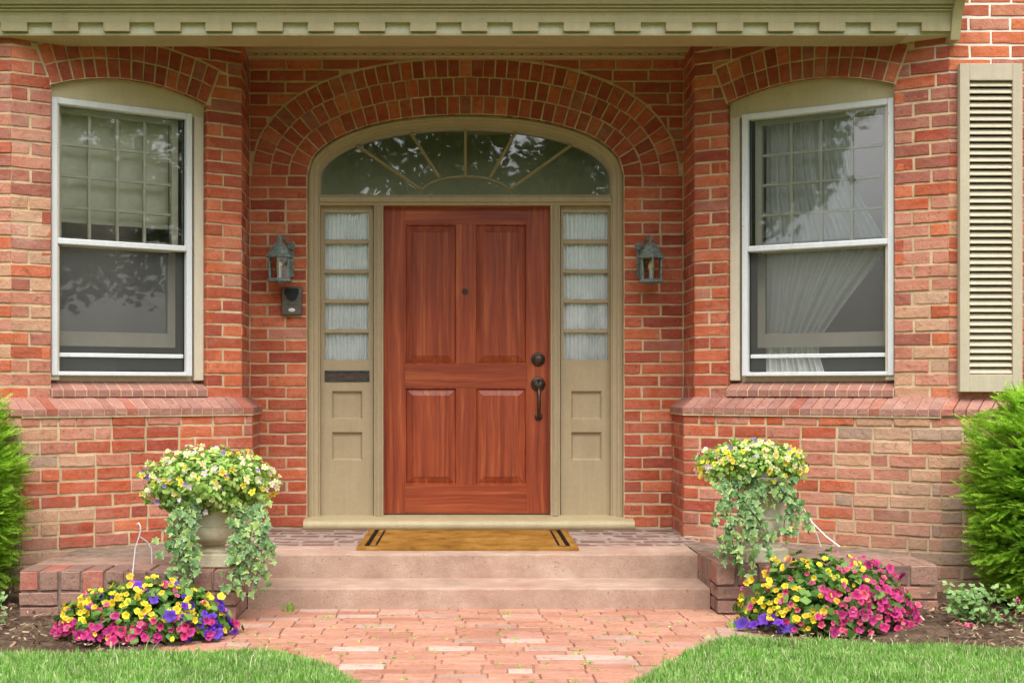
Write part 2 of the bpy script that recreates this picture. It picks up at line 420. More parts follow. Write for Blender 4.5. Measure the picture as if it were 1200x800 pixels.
def glass_mat(name, base_refl=0.06, tint=(1,1,1,1), wav=0.02, gain=1.8):
    m = Mat(name); nt = m.nt
    nt.nodes.remove(m.b)
    tr = m.n('ShaderNodeBsdfTransparent'); tr.inputs['Color'].default_value = tint
    gl = m.n('ShaderNodeBsdfGlossy'); gl.inputs['Roughness'].default_value = 0.015
    fr = m.n('ShaderNodeFresnel'); fr.inputs['IOR'].default_value = 1.5
    f2 = m.math('ADD', m.math('MULTIPLY', fr.outputs[0], gain), base_refl)
    bp = m.n('ShaderNodeBump'); bp.inputs['Strength'].default_value = wav; bp.inputs['Distance'].default_value = 0.05
    m.l(m.noise(m.world(), 2.5, 2, 0.5), bp.inputs['Height']); m.l(bp.outputs[0], gl.inputs['Normal'])
    mx = m.n('ShaderNodeMixShader'); m.l(f2, mx.inputs[0]); m.l(tr.outputs[0], mx.inputs[1]); m.l(gl.outputs[0], mx.inputs[2])
    m.l(mx.outputs[0], nt.nodes['Material Output'].inputs['Surface'])
    return m.m
M['glass'] = glass_mat('window_glass', 0.07)
M['fan_glass'] = glass_mat('fanlight_glass', 0.13, (0.92,0.94,0.84,1), 0.03, 1.3)
M['side_glass'] = glass_mat('sidelight_glass', 0.02, gain=1.0)
M['lamp_glass'] = glass_mat('lantern_glass', 0.05)
m = Mat('insect_screen', 0.8, 0.2); m.color(lin(122,124,120))
tr = m.n('ShaderNodeBsdfTransparent'); mx = m.n('ShaderNodeMixShader'); mx.inputs[0].default_value = 0.27
m.l(tr.outputs[0], mx.inputs[1]); m.l(m.b.outputs[0], mx.inputs[2]); m.l(mx.outputs[0], m.nt.nodes['Material Output'].inputs['Surface']); M['screen'] = m.m

def cloth(name, c0, trans=0.35, alpha=0.0):
    m = Mat(name, 0.9, 0.1)
    c = m.hsv(m.mix(0.0, c0, c0), v=m.rng(m.noise(m.world(), 20, 3, 0.6), 0.9, 1.1)); m.color(c)
    tl = m.n('ShaderNodeBsdfTranslucent'); m.l(c, tl.inputs['Color'])
    mx = m.n('ShaderNodeMixShader'); mx.inputs[0].default_value = trans
    m.l(m.b.outputs[0], mx.inputs[1]); m.l(tl.outputs[0], mx.inputs[2]); last = mx.outputs[0]
    if alpha > 0:
        tp = m.n('ShaderNodeBsdfTransparent'); m2 = m.n('ShaderNodeMixShader'); m2.inputs[0].default_value = alpha
        m.l(last, m2.inputs[1]); m.l(tp.outputs[0], m2.inputs[2]); last = m2.outputs[0]
    m.l(last, m.nt.nodes['Material Output'].inputs['Surface'])
    return m.m
M['curtain'] = cloth('white_pleated_curtain', lin(246,250,250), 0.12)
M['sheer'] = cloth('sheer_curtain', lin(244,248,244), 0.15, 0.08)
M['shade'] = cloth('cream_roller_shade', lin(244,244,224), 0.08)
m = Mat('room_wall', 0.9, 0.1); m.color(lin(112,108,100)); M['room'] = m.m
m = Mat('hall_wall', 0.9, 0.1); m.color(lin(146,148,120)); M['hall'] = m.m

m = Mat('verdigris_metal', 0.55, 0.5); wv = m.world(); m.b.inputs['Metallic'].default_value = 0.35
m.color(m.ramp(m.noise(wv, 60, 5, 0.7), [(0.3, lin(86,90,84)), (0.5, lin(122,136,132)), (0.7, lin(158,176,168))])); M['lantern'] = m.m
m = Mat('bronze_hardware', 0.4, 0.5); m.b.inputs['Metallic'].default_value = 0.8
m.color(m.ramp(m.noise(m.world(), 80, 4, 0.7), [(0.3, lin(54,46,42)), (0.7, lin(112,96,84))])); M['bronze'] = m.m
m = Mat('dark_bronze_slot', 0.5, 0.4); m.b.inputs['Metallic'].default_value = 0.5
m.color(m.ramp(m.noise(m.world(), 50, 4, 0.7), [(0.3, lin(48,54,52)), (0.7, lin(84,96,94))])); M['slot'] = m.m
m = Mat('rusty_flap', 0.6, 0.4); m.color(m.ramp(m.noise(m.mapping(m.world(), (20,20,60)), 1.0, 4, 0.7), [(0.35, lin(46,42,40)), (0.65, lin(92,70,60))])); M['flap'] = m.m
m = Mat('grey_plastic', 0.5, 0.4); m.color(m.ramp(m.noise(m.world(), 40, 4, 0.7), [(0.3, lin(78,74,66)), (0.7, lin(104,98,88))])); M['plastic'] = m.m
m = Mat('black_plastic', 0.4, 0.4); m.color(lin(26,26,26)); M['black'] = m.m
m = Mat('pale_button', 0.4, 0.4); m.color(lin(220,224,226)); M['button'] = m.m
m = Mat('bulb', 0.15, 0.5); m.color(lin(244,226,150)); M['bulb'] = m.m
m = Mat('wire', 0.35, 0.5); m.b.inputs['Metallic'].default_value = 0.3; m.color(lin(224,226,232)); M['wire'] = m.m

# ------------------------------------------------------------------ setting: ground, beds, path, steps
mb = MB(); mb.quad((-90,-160,-0.06),(90,-160,-0.06),(90,60,-0.06),(-90,60,-0.06))
tag(mb.build('ground', M['turf']), kind='structure')
mb = MB()                                        # planting beds in front of the bays
nx, ny = 90, 34
xs = np.linspace(-4.2, 4.6, nx); ys = np.linspace(-2.95, -0.9, ny)
g = np.array([[x, y, 0.0 + 0.012*math.sin(7*x+3*y) + 0.012*math.sin(13*y-5*x) + 0.03*math.exp(-((y+2.1)/0.35)**2)
               + random.uniform(-0.008, 0.008) - (0.12 if -1.3 < x < 1.42 else 0)] for y in ys for x in xs])
fs = np.array([[j*nx+i, j*nx+i+1, (j+1)*nx+i+1, (j+1)*nx+i] for j in range(ny-1) for i in range(nx-1)])
tag(link('soil', np_mesh('soil', g, fs, M['soil'], True)), kind='structure')

# lawn outlines on the ground, from where their edges run
LZ = 0.02
def G(px, py):
    Z = FPX*(CAMZ-LZ)/(py-VY); return ((px-VX)*Z/FPX, Z-DIST)
left_edge = [G(-90,765), G(0,765), G(100,765), G(200,764), G(262,762), G(310,761), G(352,768), G(390,782), G(418,798), G(436,818), G(446,845)]
right_edge = [G(716,845), G(722,818), G(734,804), G(764,786), G(800,766), G(832,752), G(868,746), G(955,750), G(1025,754), G(1130,758), G(1290,762)]
left_poly = [(-4.2, left_edge[0][1])] + left_edge + [(-0.36, -6.4), (-4.2, -6.4)]
right_poly = [(0.6, -6.4)] + right_edge + [(4.6, right_edge[-1][1]), (4.6, -6.4)]
def in_poly(x, y, poly):
    c = np.zeros(len(x), bool); n = len(poly); j = n-1
    for i in range(n):
        xi, yi = poly[i]; xj, yj = poly[j]
        hit = ((yi > y) != (yj > y)) & (x < (xj-xi)*(y-yi)/(yj-yi+1e-12)+xi); c ^= hit; j = i
    return c

# brick path
path = MB(); path.quad((-1.6,-9.5,-0.009),(1.7,-9.5,-0.009),(1.7,-1.6,-0.009),(-1.6,-1.6,-0.009))
path_o = tag(path.build('brick_path', M['path_joint']), kind='structure')

# ---- generic bricks
JOINT = 0.0108
_bc = {}
def inset(poly, d):
    n = len(poly); out = []
    for i in range(n):
        p0, p1, p2 = poly[i-1], poly[i], poly[(i+1) % n]
        e1 = (p1[0]-p0[0], p1[1]-p0[1]); e2 = (p2[0]-p1[0], p2[1]-p1[1])
        l1 = math.hypot(*e1) or 1; l2 = math.hypot(*e2) or 1
        n1 = (-e1[1]/l1, e1[0]/l1); n2 = (-e2[1]/l2, e2[0]/l2)
        k = d/max(0.3, 1+n1[0]*n2[0]+n1[1]*n2[1])
        out.append((p1[0]+(n1[0]+n2[0])*k, p1[1]+(n1[1]+n2[1])*k))
    return out
def brick_mesh(poly, depth, mat, wear=0.0022, ch=0.0035):
    """poly: (u,z) CCW about its own centre, face at y=0 looking towards -y"""
    poly = [(p[0]+random.uniform(-wear, wear), p[1]+random.uniform(-wear, wear)) for p in poly]
    n = len(poly); inn = inset(poly, ch)
    v = [(p[0], depth, p[1]) for p in poly] + [(p[0], ch+random.uniform(-.0005,.0018), p[1]) for p in poly] + [(p[0], random.uniform(-0.0008, 0.0012), p[1]) for p in inn]
    f = []
    for r in range(2):
        for i in range(n):
            j = (i+1) % n
            f.append((r*n+i, r*n+j, (r+1)*n+j, (r+1)*n+i))
    f.append(tuple(2*n+i for i in range(n)))
    me = bpy.data.meshes.new('brick'); me.from_pydata(v, [], f); me.update(); me.materials.append(mat)
    return me
def rect_poly(w_, h_):
    a, b = w_/2, h_/2
    return [(-a,-b),(-a*.5,-b),(0,-b),(a*.5,-b),(a,-b),(a,b),(a*.5,b),(0,b),(-a*.5,b),(-a,b)] if w_ > 0.13 else [(-a,-b),(0,-b),(a,-b),(a,b),(0,b),(-a,b)]
def rect_brick(parent, F, u0, u1, z0, z1, mat, depth=0.07, name='brick', proud=0.0030, wear=0.0022):
    w_ = max(0.02, u1-u0); h_ = z1-z0
    wq = math.floor(w_/0.004+1e-6)*0.004; hq = math.floor(h_/0.003+1e-6)*0.003
    var = random.randrange(6); key = (round(wq,4), round(hq,4), var, mat.name, depth)
    if key not in _bc: _bc[key] = brick_mesh(rect_poly(wq, hq), depth, mat, wear)
    T = Matrix.Translation(((u0+u1)/2, random.uniform(-proud, proud), (z0+z1)/2)) @ Matrix.Rotation(random.uniform(-0.004,0.004), 4, 'Y')
    return link(name, _bc[key], parent, F @ T)
def poly_brick(parent, F, poly, mat, depth=0.07, name='brick', proud=0.002):
    cu = sum(p[0] for p in poly)/len(poly); cz = sum(p[1] for p in poly)/len(poly)
    me = brick_mesh([(p[0]-cu, p[1]-cz) for p in poly], depth, mat)
    return link(name, me, parent, F @ Matrix.Translation((cu, random.uniform(-proud, proud), cz)))
def frame(o, d):
    """wall face: local x along the face, local y into the wall, local z up"""
    L = math.hypot(*d); u = (d[0]/L, d[1]/L)
    return Matrix(((u[0], -u[1], 0, o[0]), (u[1], u[0], 0, o[1]), (0, 0, 1, 0), (0, 0, 0, 1)))
Z0, CH = 0.243, 0.0755
def zk(k): return Z0 + k*CH
class Blocked:
    def __init__(s, poly): s.p = poly
    def inside(s, x, z): return bool(in_poly(np.array([x]), np.array([z]), s.p)[0])
    def nearest(s, x, z):
        best = None; n = len(s.p)
        for i in range(n):
            a, b = s.p[i], s.p[(i+1) % n]
            dx, dz = b[0]-a[0], b[1]-a[1]; L2 = dx*dx+dz*dz
            if L2 < 1e-12: continue
            t = max(0, min(1, ((x-a[0])*dx+(z-a[1])*dz)/L2)); q = (a[0]+t*dx, a[1]+t*dz)
            d2 = (x-q[0])**2+(z-q[1])**2
            if best is None or d2 < best[0]: best = (d2, q, (dx, dz))
        return best
    def clip(s, rect):
        u0, u1, z0, z1 = rect
        pts = [(u0+(u1-u0)*a, z0+(z1-z0)*b) for a in (0, .25, .5, .75, 1) for b in (0, .5, 1)]
        ins = [s.inside(*p) for p in pts]
        poly = [(u0,z0),(u1,z0),(u1,z1),(u0,z1)]
        if not any(ins): return poly
        if all(ins): return None
        best = None; cell = (u1-u0)*(z1-z0)/15
        for c in pts + [((u0+u1)/2, (z0+z1)/2)]:
            d2, q, e = s.nearest(*c)
            L = math.hypot(*e); nrm = (e[1]/L, -e[0]/L)
            if s.inside(q[0]+nrm[0]*1e-3, q[1]+nrm[1]*1e-3): nrm = (-nrm[0], -nrm[1])
            dist = lambda p: (p[0]-q[0])*nrm[0]+(p[1]-q[1])*nrm[1]-JOINT*0.8
            out = []
            for i in range(4):
                a, b = poly[i], poly[(i+1) % 4]; da, db = dist(a), dist(b)
                if da >= 0: out.append(a)
                if da*db < 0:
                    k = da/(da-db); out.append((a[0]+(b[0]-a[0])*k, a[1]+(b[1]-a[1])*k))
            if len(out) < 3: continue
            area = 0.5*abs(sum(out[i-1][0]*out[i][1]-out[i][0]*out[i-1][1] for i in range(len(out))))
            bad = sum(1 for p, f in zip(pts, ins) if f and dist(p) > 0)
            sc = area-1.5*cell*bad
            if best is None or sc > best[0]: best = (sc, out, area)
        return best[1] if best and best[0] > 0 and best[2] > 0.0010 else None
def lay(parent, F, u0, u1, k0, k1, pick, flush0=False, flush1=False, start=0, pitch=0.234, blocked=None, zmin=-9, zmax=99, rev=False, hw=0.5, hdr=0.06):
    for k in range(k0, k1):
        a, b = max(zk(k), zmin)+JOINT/2, min(zk(k+1), zmax)-JOINT/2
        if b-a < 0.015: continue
        cuts = []; x = 0.0; L = u1-u0
        first = pitch*hw if (k+start) % 2 else pitch
        x = first + random.uniform(-.006,.006)
        while x < L-0.045:
            cuts.append(x)
            x += (pitch*0.5 if random.random() < hdr else pitch) + random.uniform(-.006,.006)
        if rev: cuts = [L-c for c in reversed(cuts)]
        e = [0.0]+cuts+[L]
        for i in range(len(e)-1):
            p = u0+e[i]+(0 if (i == 0 and flush0) else JOINT/2); q = u0+e[i+1]-(0 if (i == len(e)-2 and flush1) else JOINT/2)
            mat = pick(k, (p+q)/2)
            if blocked is not None:
                pl = blocked.clip((p, q, a, b))
                if pl is None: continue
                if len(pl) != 4 or abs(pl[0][0]-p) > 1e-6 or abs(pl[2][0]-q) > 1e-6:
                    poly_brick(parent, F, pl, mat); continue
            rect_brick(parent, F, p, q, a, b, mat)
def wpick(*opts):
    names = [o[0] for o in opts]; ws = [o[1] for o in opts]
    return lambda k=0, u=0: M[random.choices(names, ws)[0]]
def mortar_face(mb, F, u0, u1, z0, z1, d=0.0055):
    mb.quad(*[tuple(F @ Vector((u, d, z))) for u, z in ((u0,z0),(u1,z0),(u1,z1),(u0,z1))])
def mortar_arch(mb, F, fn, ua, ub, ztop, d=0.0055, n=40):
    for i in range(n):
        a = ua+(ub-ua)*i/n; b = ua+(ub-ua)*(i+1)/n
        mb.quad(*[tuple(F @ Vector((u, d, z))) for u, z in ((a,fn(a)),(b,fn(b)),(b,ztop),(a,ztop))])
def ring_bricks(parent, F, curve, d0, d1, n, pick, zmax=99, name='brick'):
    """curve(t) -> (u,z),(nu,nz) for t 0..1; bricks spread evenly along the ring's middle line"""
    S = 400; ts = np.linspace(0, 1, S+1); mid = []
    for t in ts:
        p, nn = curve(t); mid.append((p[0]+nn[0]*(d0+d1)/2, p[1]+nn[1]*(d0+d1)/2))
    mid = np.array(mid); seg = np.hypot(*np.diff(mid, axis=0).T); acc = np.concatenate([[0], np.cumsum(seg)])
    g = JOINT*0.85
    for i in range(n):
        s0 = acc[-1]*i/n+g/2; s1 = acc[-1]*(i+1)/n-g/2
        t0, t1 = np.interp([s0, s1], acc, ts)
        (p0, n0), (p1, n1) = curve(t0), curve(t1)
        a, b = d0+g/2, d1-g/2
        pl = [(p0[0]+n0[0]*a, p0[1]+n0[1]*a), (p0[0]+n0[0]*b, p0[1]+n0[1]*b), (p1[0]+n1[0]*b, p1[1]+n1[1]*b), (p1[0]+n1[0]*a, p1[1]+n1[1]*a)]
        if min(p[1] for p in pl) > zmax-0.02: continue
        ar = sum(pl[q-1][0]*pl[q][1]-pl[q][0]*pl[q-1][1] for q in range(4))
        if ar < 0: pl = pl[::-1]
        poly_brick(parent, F, pl, pick(0, 0), name=name)

# path bricks (laid across the walk); the largest ones are objects, the rest one mesh
FLOOR = Matrix(((1,0,0,0),(0,0,1,0),(0,-1,0,0),(0,0,0,1)))     # local (u,d,z) -> world (u, z, -d): lies flat facing up
ppick = wpick(('paver', 0.86), ('paver_grey', 0.14))
y = -1.66; row = 0; pv = []
while y > -6.2:
    h_ = random.uniform(0.084, 0.092)
    x = -1.34 + (0 if row % 2 else 0.11) + random.uniform(-0.03, 0.03)
    while x < 1.5:
        wd = random.choice((0.205, 0.205, 0.2, 0.19, 0.1))
        pv.append((x, x+wd, y-h_, y)); x += wd+0.005
    y -= h_+0.004; row += 1
cx = np.array([(a+b)/2 for a,b,_,_ in pv]); cy = np.array([(a+b)/2 for _,_,a,b in pv])
keep = ~(in_poly(cx-0.06, cy, left_poly) | in_poly(cx+0.06, cy, right_poly))
cnt = 0; rest = MB()
for i, (a, b, c_, d_) in enumerate(pv):
    if not keep[i]: continue
    zt = random.uniform(-0.002, 0.002)
    if cnt < 295 and c_ > -3.75:
        tilt = Matrix.Rotation(random.uniform(-.006,.006), 4, 'X') @ Matrix.Rotation(random.uniform(-.004,.004), 4, 'Y')
        o = rect_brick(path_o, Matrix.Identity(4), a, b, c_, d_, ppick(), 0.05, proud=0, wear=0.0015)
        o.matrix_basis = Matrix.Translation(((a+b)/2, (c_+d_)/2, zt)) @ tilt @ FLOOR.to_3x3().to_4x4()
        cnt += 1
    else:
        rest.box(a, b, c_, d_, -0.04, zt, 0.004)
tag(rest.build('brick', M['paver'], path_o), kind='stuff')

# steps and landing
def step_profile(yf, yb, zb, zt, r=0.012):
    pr = [(yb, zb), (yb, zt)]
    pr = [(yf, zb)]
    arc = [(yf+r-r*math.cos(a), zt-r+r*math.sin(a)) for a in np.linspace(0, math.pi/2, 6)]
    return [(yb, zb), (yb, zt)] + arc[::-1] + [(yf, zb)]
def step(name, x0, x1, yf, yb, zb, zt, parent=None):
    mb = MB(); pr = step_profile(yf, yb, zb, zt); n = 60; m_ = len(pr); base = 0
    for i in range(n+1):
        x = x0+(x1-x0)*i/n
        jy, jz = random.uniform(-.0025,.0025), random.uniform(-.0018,.0018)
        for q, (yy, zz) in enumerate(pr):
            fr = 1 if 2 <= q < 8 else 0
            mb.v.append((x, yy+jy*fr, zz+jz*fr))
    for i in range(n):
        for q in range(m_):
            r2 = (q+1) % m_
            mb.f.append((i*m_+q, (i+1)*m_+q, (i+1)*m_+r2, i*m_+r2))
    mb.f.append(tuple(range(m_))); mb.f.append(tuple(n*m_+q for q in reversed(range(m_))))
    return auto_smooth(mb.build(name, M['concrete'], parent), 50)
SX0, SX1 = -1.10, 1.288
steps = tag(step('steps', SX0, SX1, -1.68, -1.28, -0.1, 0.108), kind='structure')
step('upper_step', SX0, SX1, -1.32, -0.955, -0.1, 0.2385, steps)
landing = MB(); landing.box(-1.34, 1.40, -0.955, 0.3, -0.1, 0.2362)
landing_o = tag(landing.build('landing', M['pale_mortar']), kind='structure')
y = -0.958; row = 0
while y < -0.03:
    d_ = 0.148
    x = -1.33 - (0.09 if row % 2 else 0)
    while x < 1.38:
        wd = random.choice((0.19, 0.19, 0.2, 0.15, 0.1))
        a, b = max(x, -1.33), min(x+wd, 1.385)
        if b-a > 0.04 and y+d_ < 0.05:
            o = rect_brick(landing_o, Matrix.Identity(4), a, b, y+0.022, y+d_-0.022, M['floor_brick'], 0.05)
            o.matrix_basis = Matrix.Translation(((a+b)/2, y+d_/2, 0.2368+random.uniform(-.0005,.0005))) @ FLOOR
        x += wd+0.016
    y += d_; row += 1

# ------------------------------------------------------------------ the house
house = tag(empty('brick_house'), 'red brick house front with arched entrance between two angled bays', 'house')

XC = 0.030                                  # centre of the entrance
A_, B_ = 1.019, 0.394                       # outer casing ellipse
ZS = zk(30)                                 # springing line
LX, RX = -1.36, 1.434                       # inner corners on the entrance wall
ZC = 3.253                                  # porch ceiling
def sell(t):                                # outer casing curve, t 0..1 left to right
    th = math.pi*(1-t); e = 2/2.15
    c, s_ = math.cos(th), math.sin(th)
    u = XC+A_*math.copysign(abs(c)**e, c); z = ZS+B_*abs(s_)**e
    return u, z
def curve_arch(t):
    e = 1e-3; t = min(max(t, 0), 1)
    p = sell(t)
    a, b = sell(max(t-e, 0)), sell(min(t+e, 1))
    dx, dz = b[0]-a[0], b[1]-a[1]; L = math.hypot(dx, dz) or 1
    n = (-dz/L, dx/L)
    if t < 2e-3: n = (-1, 0)
    if t > 1-2e-3: n = (1, 0)
    return p, n
def arch_z(u):
    k = min(1, abs((u-XC)/A_)); return ZS + B_*max(0, (1-k**2.15))**(1/2.15)
FB = frame((0, 0), (1, 0))
mw = MB()
mortar_face(mw, FB, LX-0.2, XC-A_, 0.1, 3.45); mortar_face(mw, FB, XC+A_, RX+0.2, 0.1, 3.45)
mortar_arch(mw, FB, arch_z, XC-A_, XC+A_, 3.45, n=60)
mw.quad((XC-A_,0.009,0.1),(XC-A_,0.3,0.1),(XC-A_,0.3,ZS),(XC-A_,0.009,ZS)); mw.quad((XC+A_,0.3,0.1),(XC+A_,0.009,0.1),(XC+A_,0.009,ZS),(XC+A_,0.3,ZS))
cp = [curve_arch(t) for t in np.linspace(0, 1, 61)]
for (p, n_), (q, m_) in zip(cp, cp[1:]):
    a, b = (p[0]+n_[0]*.004, p[1]+n_[1]*.004), (q[0]+m_[0]*.004, q[1]+m_[1]*.004)
    mw.quad((a[0],.0055,a[1]),(b[0],.0055,b[1]),(b[0],.3,b[1]),(a[0],.3,a[1]))
entr = mw.build('entrance_wall', M['mortar'], house)
pk_in = wpick(('brick_red', .60), ('brick_deep', .36), ('brick_plum', .03), ('brick_pink', .01))
pk_arch = wpick(('brick_deep', .65), ('brick_red', .3), ('brick_plum', .05))
lay(entr, FB, LX, XC-A_, 0, 30, pk_in, start=1)
lay(entr, FB, XC+A_, RX, 0, 30, pk_in, start=0)
outer = []
for t in np.linspace(0, 1, 61):
    p, n = curve_arch(t); outer.append((p[0]+n[0]*0.358, p[1]+n[1]*0.358))
blk = Blocked(outer + [(outer[-1][0], ZS-0.001), (outer[0][0], ZS-0.001)])
lay(entr, FB, LX, RX, 30, 40, pk_arch, start=1, blocked=blk)
for r_, n_ in ((0, 33), (1, 38), (2, 43)):
    p0 = lambda t: curve_arch(t)
    ring_bricks(entr, FB, p0, r_*0.119, (r_+1)*0.119, n_, pk_arch)
# drop the ring bricks swallowed by the bay corners
for o in list(entr.children):
    bx = o.matrix_basis.translation.x
    if bx < LX-0.03 or bx > RX+0.03: bpy.data.objects.remove(o)

# ---- bays
def bay(side):
    sgn = -1 if side == 'left' else 1
    if side == 'left':
        A, B, C = (-2.484, -1.207), (-1.335, -0.442), (LX, 0.0)
        A2, B2, C2 = (-2.40, -1.287), (-1.262, -0.495), (-1.291, 0.0)
    else:
        A, B, C = (2.697, -1.207), (1.425, -0.442), (RX, 0.0)
        A2, B2, C2 = (2.625, -1.287), (1.350, -0.490), (1.357, 0.0)
    # faces run left to right as seen from the street
    if side == 'left':
        f_ang = (A, B); f_ret = (B, C); f_front = ((A[0]-0.6, A[1]), A)
        g_ang = (A2, B2); g_ret = (B2, C2); g_front = ((A2[0]-0.6, A2[1]), A2)
    else:
        f_ang = (B, A); f_ret = (C, B); f_front = (A, (A[0]+0.75, A[1]))
        g_ang = (B2, A2); g_ret = (C2, B2); g_front = (A2, (A2[0]+0.75, A2[1]))
    FR = lambda f: frame(f[0], (f[1][0]-f[0][0], f[1][1]-f[0][1]))
    LN = lambda f: math.hypot(f[1][0]-f[0][0], f[1][1]-f[0][1])
    Fa, La = FR(f_ang), LN(f_ang)
    ua, ub = (0.220, 1.153) if side == 'left' else (0.208, 1.190)
    zs, rise, zb = (2.845, 0.085, 1.205) if side == 'left' else (2.855, 0.085, 1.205)
    hw_ = (ub-ua)/2; uc = (ua+ub)/2; Rr = (hw_**2+rise**2)/(2*rise); zc = zs+rise-Rr
    wz = lambda u: zc+math.sqrt(max(0, Rr**2-(u-uc)**2))
    ang = math.asin(hw_/Rr)
    def cur(t):
        a = -ang+2*ang*t
        return (uc+Rr*math.sin(a), zc+Rr*math.cos(a)), (math.sin(a), math.cos(a))
    ZTOP = 3.30
    mw = MB()
    mortar_face(mw, Fa, 0, ua, 0.95, ZTOP); mortar_face(mw, Fa, ub, La, 0.95, ZTOP)
    mortar_face(mw, Fa, ua, ub, 0.95, zb-0.12)
    mortar_arch(mw, Fa, wz, ua, ub, ZTOP, n=16)
    for uu in (ua, ub):                                   # jamb backing
        mw.quad(*[tuple(Fa @ Vector((uu+(-0.003 if uu == ua else 0.003), d, z))) for d, z in ((0.009,1.05),(0.30,1.05),(0.30,3.0),(0.009,3.0))])
    mortar_face(mw, FR(f_ret), 0, LN(f_ret), 0.95, ZTOP)
    mortar_face(mw, FR(f_front), 0, LN(f_front), 0.95, 4.6)
    wall = mw.build('bay_wall', M['mortar'], house)
    pk_ang = wpick(('brick_red', .64), ('brick_deep', .26), ('brick_plum', .05), ('brick_pink', .05))
    pk_ret = wpick(('brick_red', .55), ('brick_deep', .3), ('brick_plum', .15))
    def pk_out(k, u):
        if k > 26: return M[random.choices(('brick_plum','brick_pink','brick_deep'), (.5,.3,.2))[0]]
        return M[random.choices(('brick_pink','brick_red','brick_tan','brick_plum'), (.5,.25,.15,.1))[0]]
    pk_far = wpick(('brick_red', .5), ('brick_pink', .35), ('brick_plum', .15))
    oc = [((cur(t)[0][0]+cur(t)[1][0]*0.226), (cur(t)[0][1]+cur(t)[1][1]*0.226)) for t in np.linspace(0, 1, 21)]
    blk = Blocked([(ua, zk(34)-0.01)] + [cur(0)[0]] + oc + [cur(1)[0]] + [(ub, zk(34)-0.01)])
    K0 = 11
    kspr = 34
    outer_first = side == 'left'
    # piers beside the window
    lay(wall, Fa, 0, ua, K0, kspr, pk_out if outer_first else pk_ang, flush0=True, flush1=True, start=0, pitch=0.195, hw=0.52, hdr=0)
    lay(wall, Fa, ub, La, K0, kspr, pk_ang if outer_first else pk_out, flush0=True, flush1=True, start=1, pitch=0.195, hw=0.52, hdr=0)
    lay(wall, Fa, 0, La, kspr, 40, pk_ang if False else pk_arch, flush0=True, flush1=True, start=0, blocked=blk)
    # fillers between the last full course and the springing are part of the courses above
    n1 = 14 if side == 'left' else 15
    ring_bricks(wall, Fa, cur, 0.0, 0.113, n1, pk_arch, zmax=3.3)
    ring_bricks(wall, Fa, cur, 0.113, 0.226, n1, pk_arch, zmax=3.3)
    # jamb bricks (reveals), one header deep
    o1 = Fa @ Vector((ua, 0, 0)); o2 = Fa @ Vector((ub, 0, 0))
    inw = Fa.to_3x3() @ Vector((0, 1, 0))
    Fl = frame((o1.x, o1.y), (inw.x, inw.y))
    Fr = frame((o2.x+inw.x*0.10, o2.y+inw.y*0.10), (-inw.x, -inw.y))
    for k in range(13, 35):
        a, b = zk(k)+JOINT/2, min(zk(k+1), zs)-JOINT/2
        if b-a < 0.02: continue
        for Fj in (Fl, Fr):
            rect_brick(wall, Fj, 0.001, 0.099, a, b, random.choice((M['brick_deep'], M['brick_red'])), 0.05, proud=0.0004, wear=0.0012)
    lay(wall, FR(f_ret), 0, LN(f_ret), K0-1, 40, pk_ret, flush0=True, flush1=True, start=1, pitch=0.22, hdr=0)
    if side == 'left':
        lay(wall, FR(f_front), 0.35, LN(f_front), K0, 44, pk_out, flush1=True, start=1, pitch=0.23, rev=True, hdr=0)
    else:
        lay(wall, FR(f_front), 0, 0.52, K0, 50, lambda k, u: pk_far() if k > 34 or u > 0.15 else pk_out(k, u), flush0=True, start=1, pitch=0.23, hdr=0.03)
    # window sill: sloping rowlock bricks
    n = round((ub-ua)/0.0665)
    mb = MB()
    sill_front = -0.012
    for i in range(n):
        u0 = ua+(ub-ua)*i/n+0.0035; u1 = ua+(ub-ua)*(i+1)/n-0.0035
        if i == 0: u0 += 0.002
        if i == n-1: u1 -= 0.002
        mb = MB(); j = random.uniform(-.0025,.0025)
        pr = [(sill_front+j, 1.092), (sill_front+j, 1.128), (sill_front+0.006+j, 1.133), (0.14, 1.198), (0.14, 1.092)]
        n0 = len(mb.v)
        mb.v += [(u0, d, z) for d, z in pr]+[(u1, d, z) for d, z in pr]; q = len(pr)
        for e in range(q):
            e2 = (e+1) % q; mb.f.append((e, e+q, e2+q, e2))
        mb.f.append(tuple(range(q))); mb.f.append(tuple(reversed(range(q, 2*q))))
        cu = (u0+u1)/2; mb.v = [(a-cu, b_, c_-1.13) for a, b_, c_ in mb.v]
        mb.build('sill_brick', M['sill_brick'], wall, Fa @ Matrix.Translation((cu, 0, 1.13)))
    mb = MB(); mb.quad(*[tuple(Fa @ Vector(p)) for p in ((ua,-0.009,1.09),(ub,-0.009,1.09),(ub,-0.007,1.130),(ua,-0.007,1.130))])
    mb.quad(*[tuple(Fa @ Vector(p)) for p in ((ua,-0.007,1.130),(ub,-0.007,1.130),(ub,0.14,1.1955),(ua,0.14,1.1955))])
    mb.build('sill_bed', M['mortar'], wall)
    # ---- plinth
    pm = MB()
    for f in (g_ang, g_ret, g_front): mortar_face(pm, FR(f), 0, LN(f), -0.15, 0.99)
    plinth = pm.build('bay_plinth', M['mortar'], house)
    Lg = LN(g_ang)
    def pk_base(k, u):
        s = u/Lg if side == 'right' else 1-u/Lg           # 0 near the door .. 1 at the outer corner
        wgrey = max(0, (s-0.5)*6.0)*(1.0 if k < 8 else 0.4) if side == 'right' else max(0, (s-0.7)*6.0)*(1.0 if k < 3 else 0.4)
        wpink = 0.5 if k < 3 else 0.22
        if side == 'right': wpink += 0.25
        return M[random.choices(('brick_red','brick_deep','brick_pink','brick_plum','brick_grey','brick_tan'), (.5*max(.08, 1-wgrey*.8), .25*max(.05, 1-wgrey), wpink*(1+wgrey), .06, wgrey*.5, wgrey*.8))[0]]
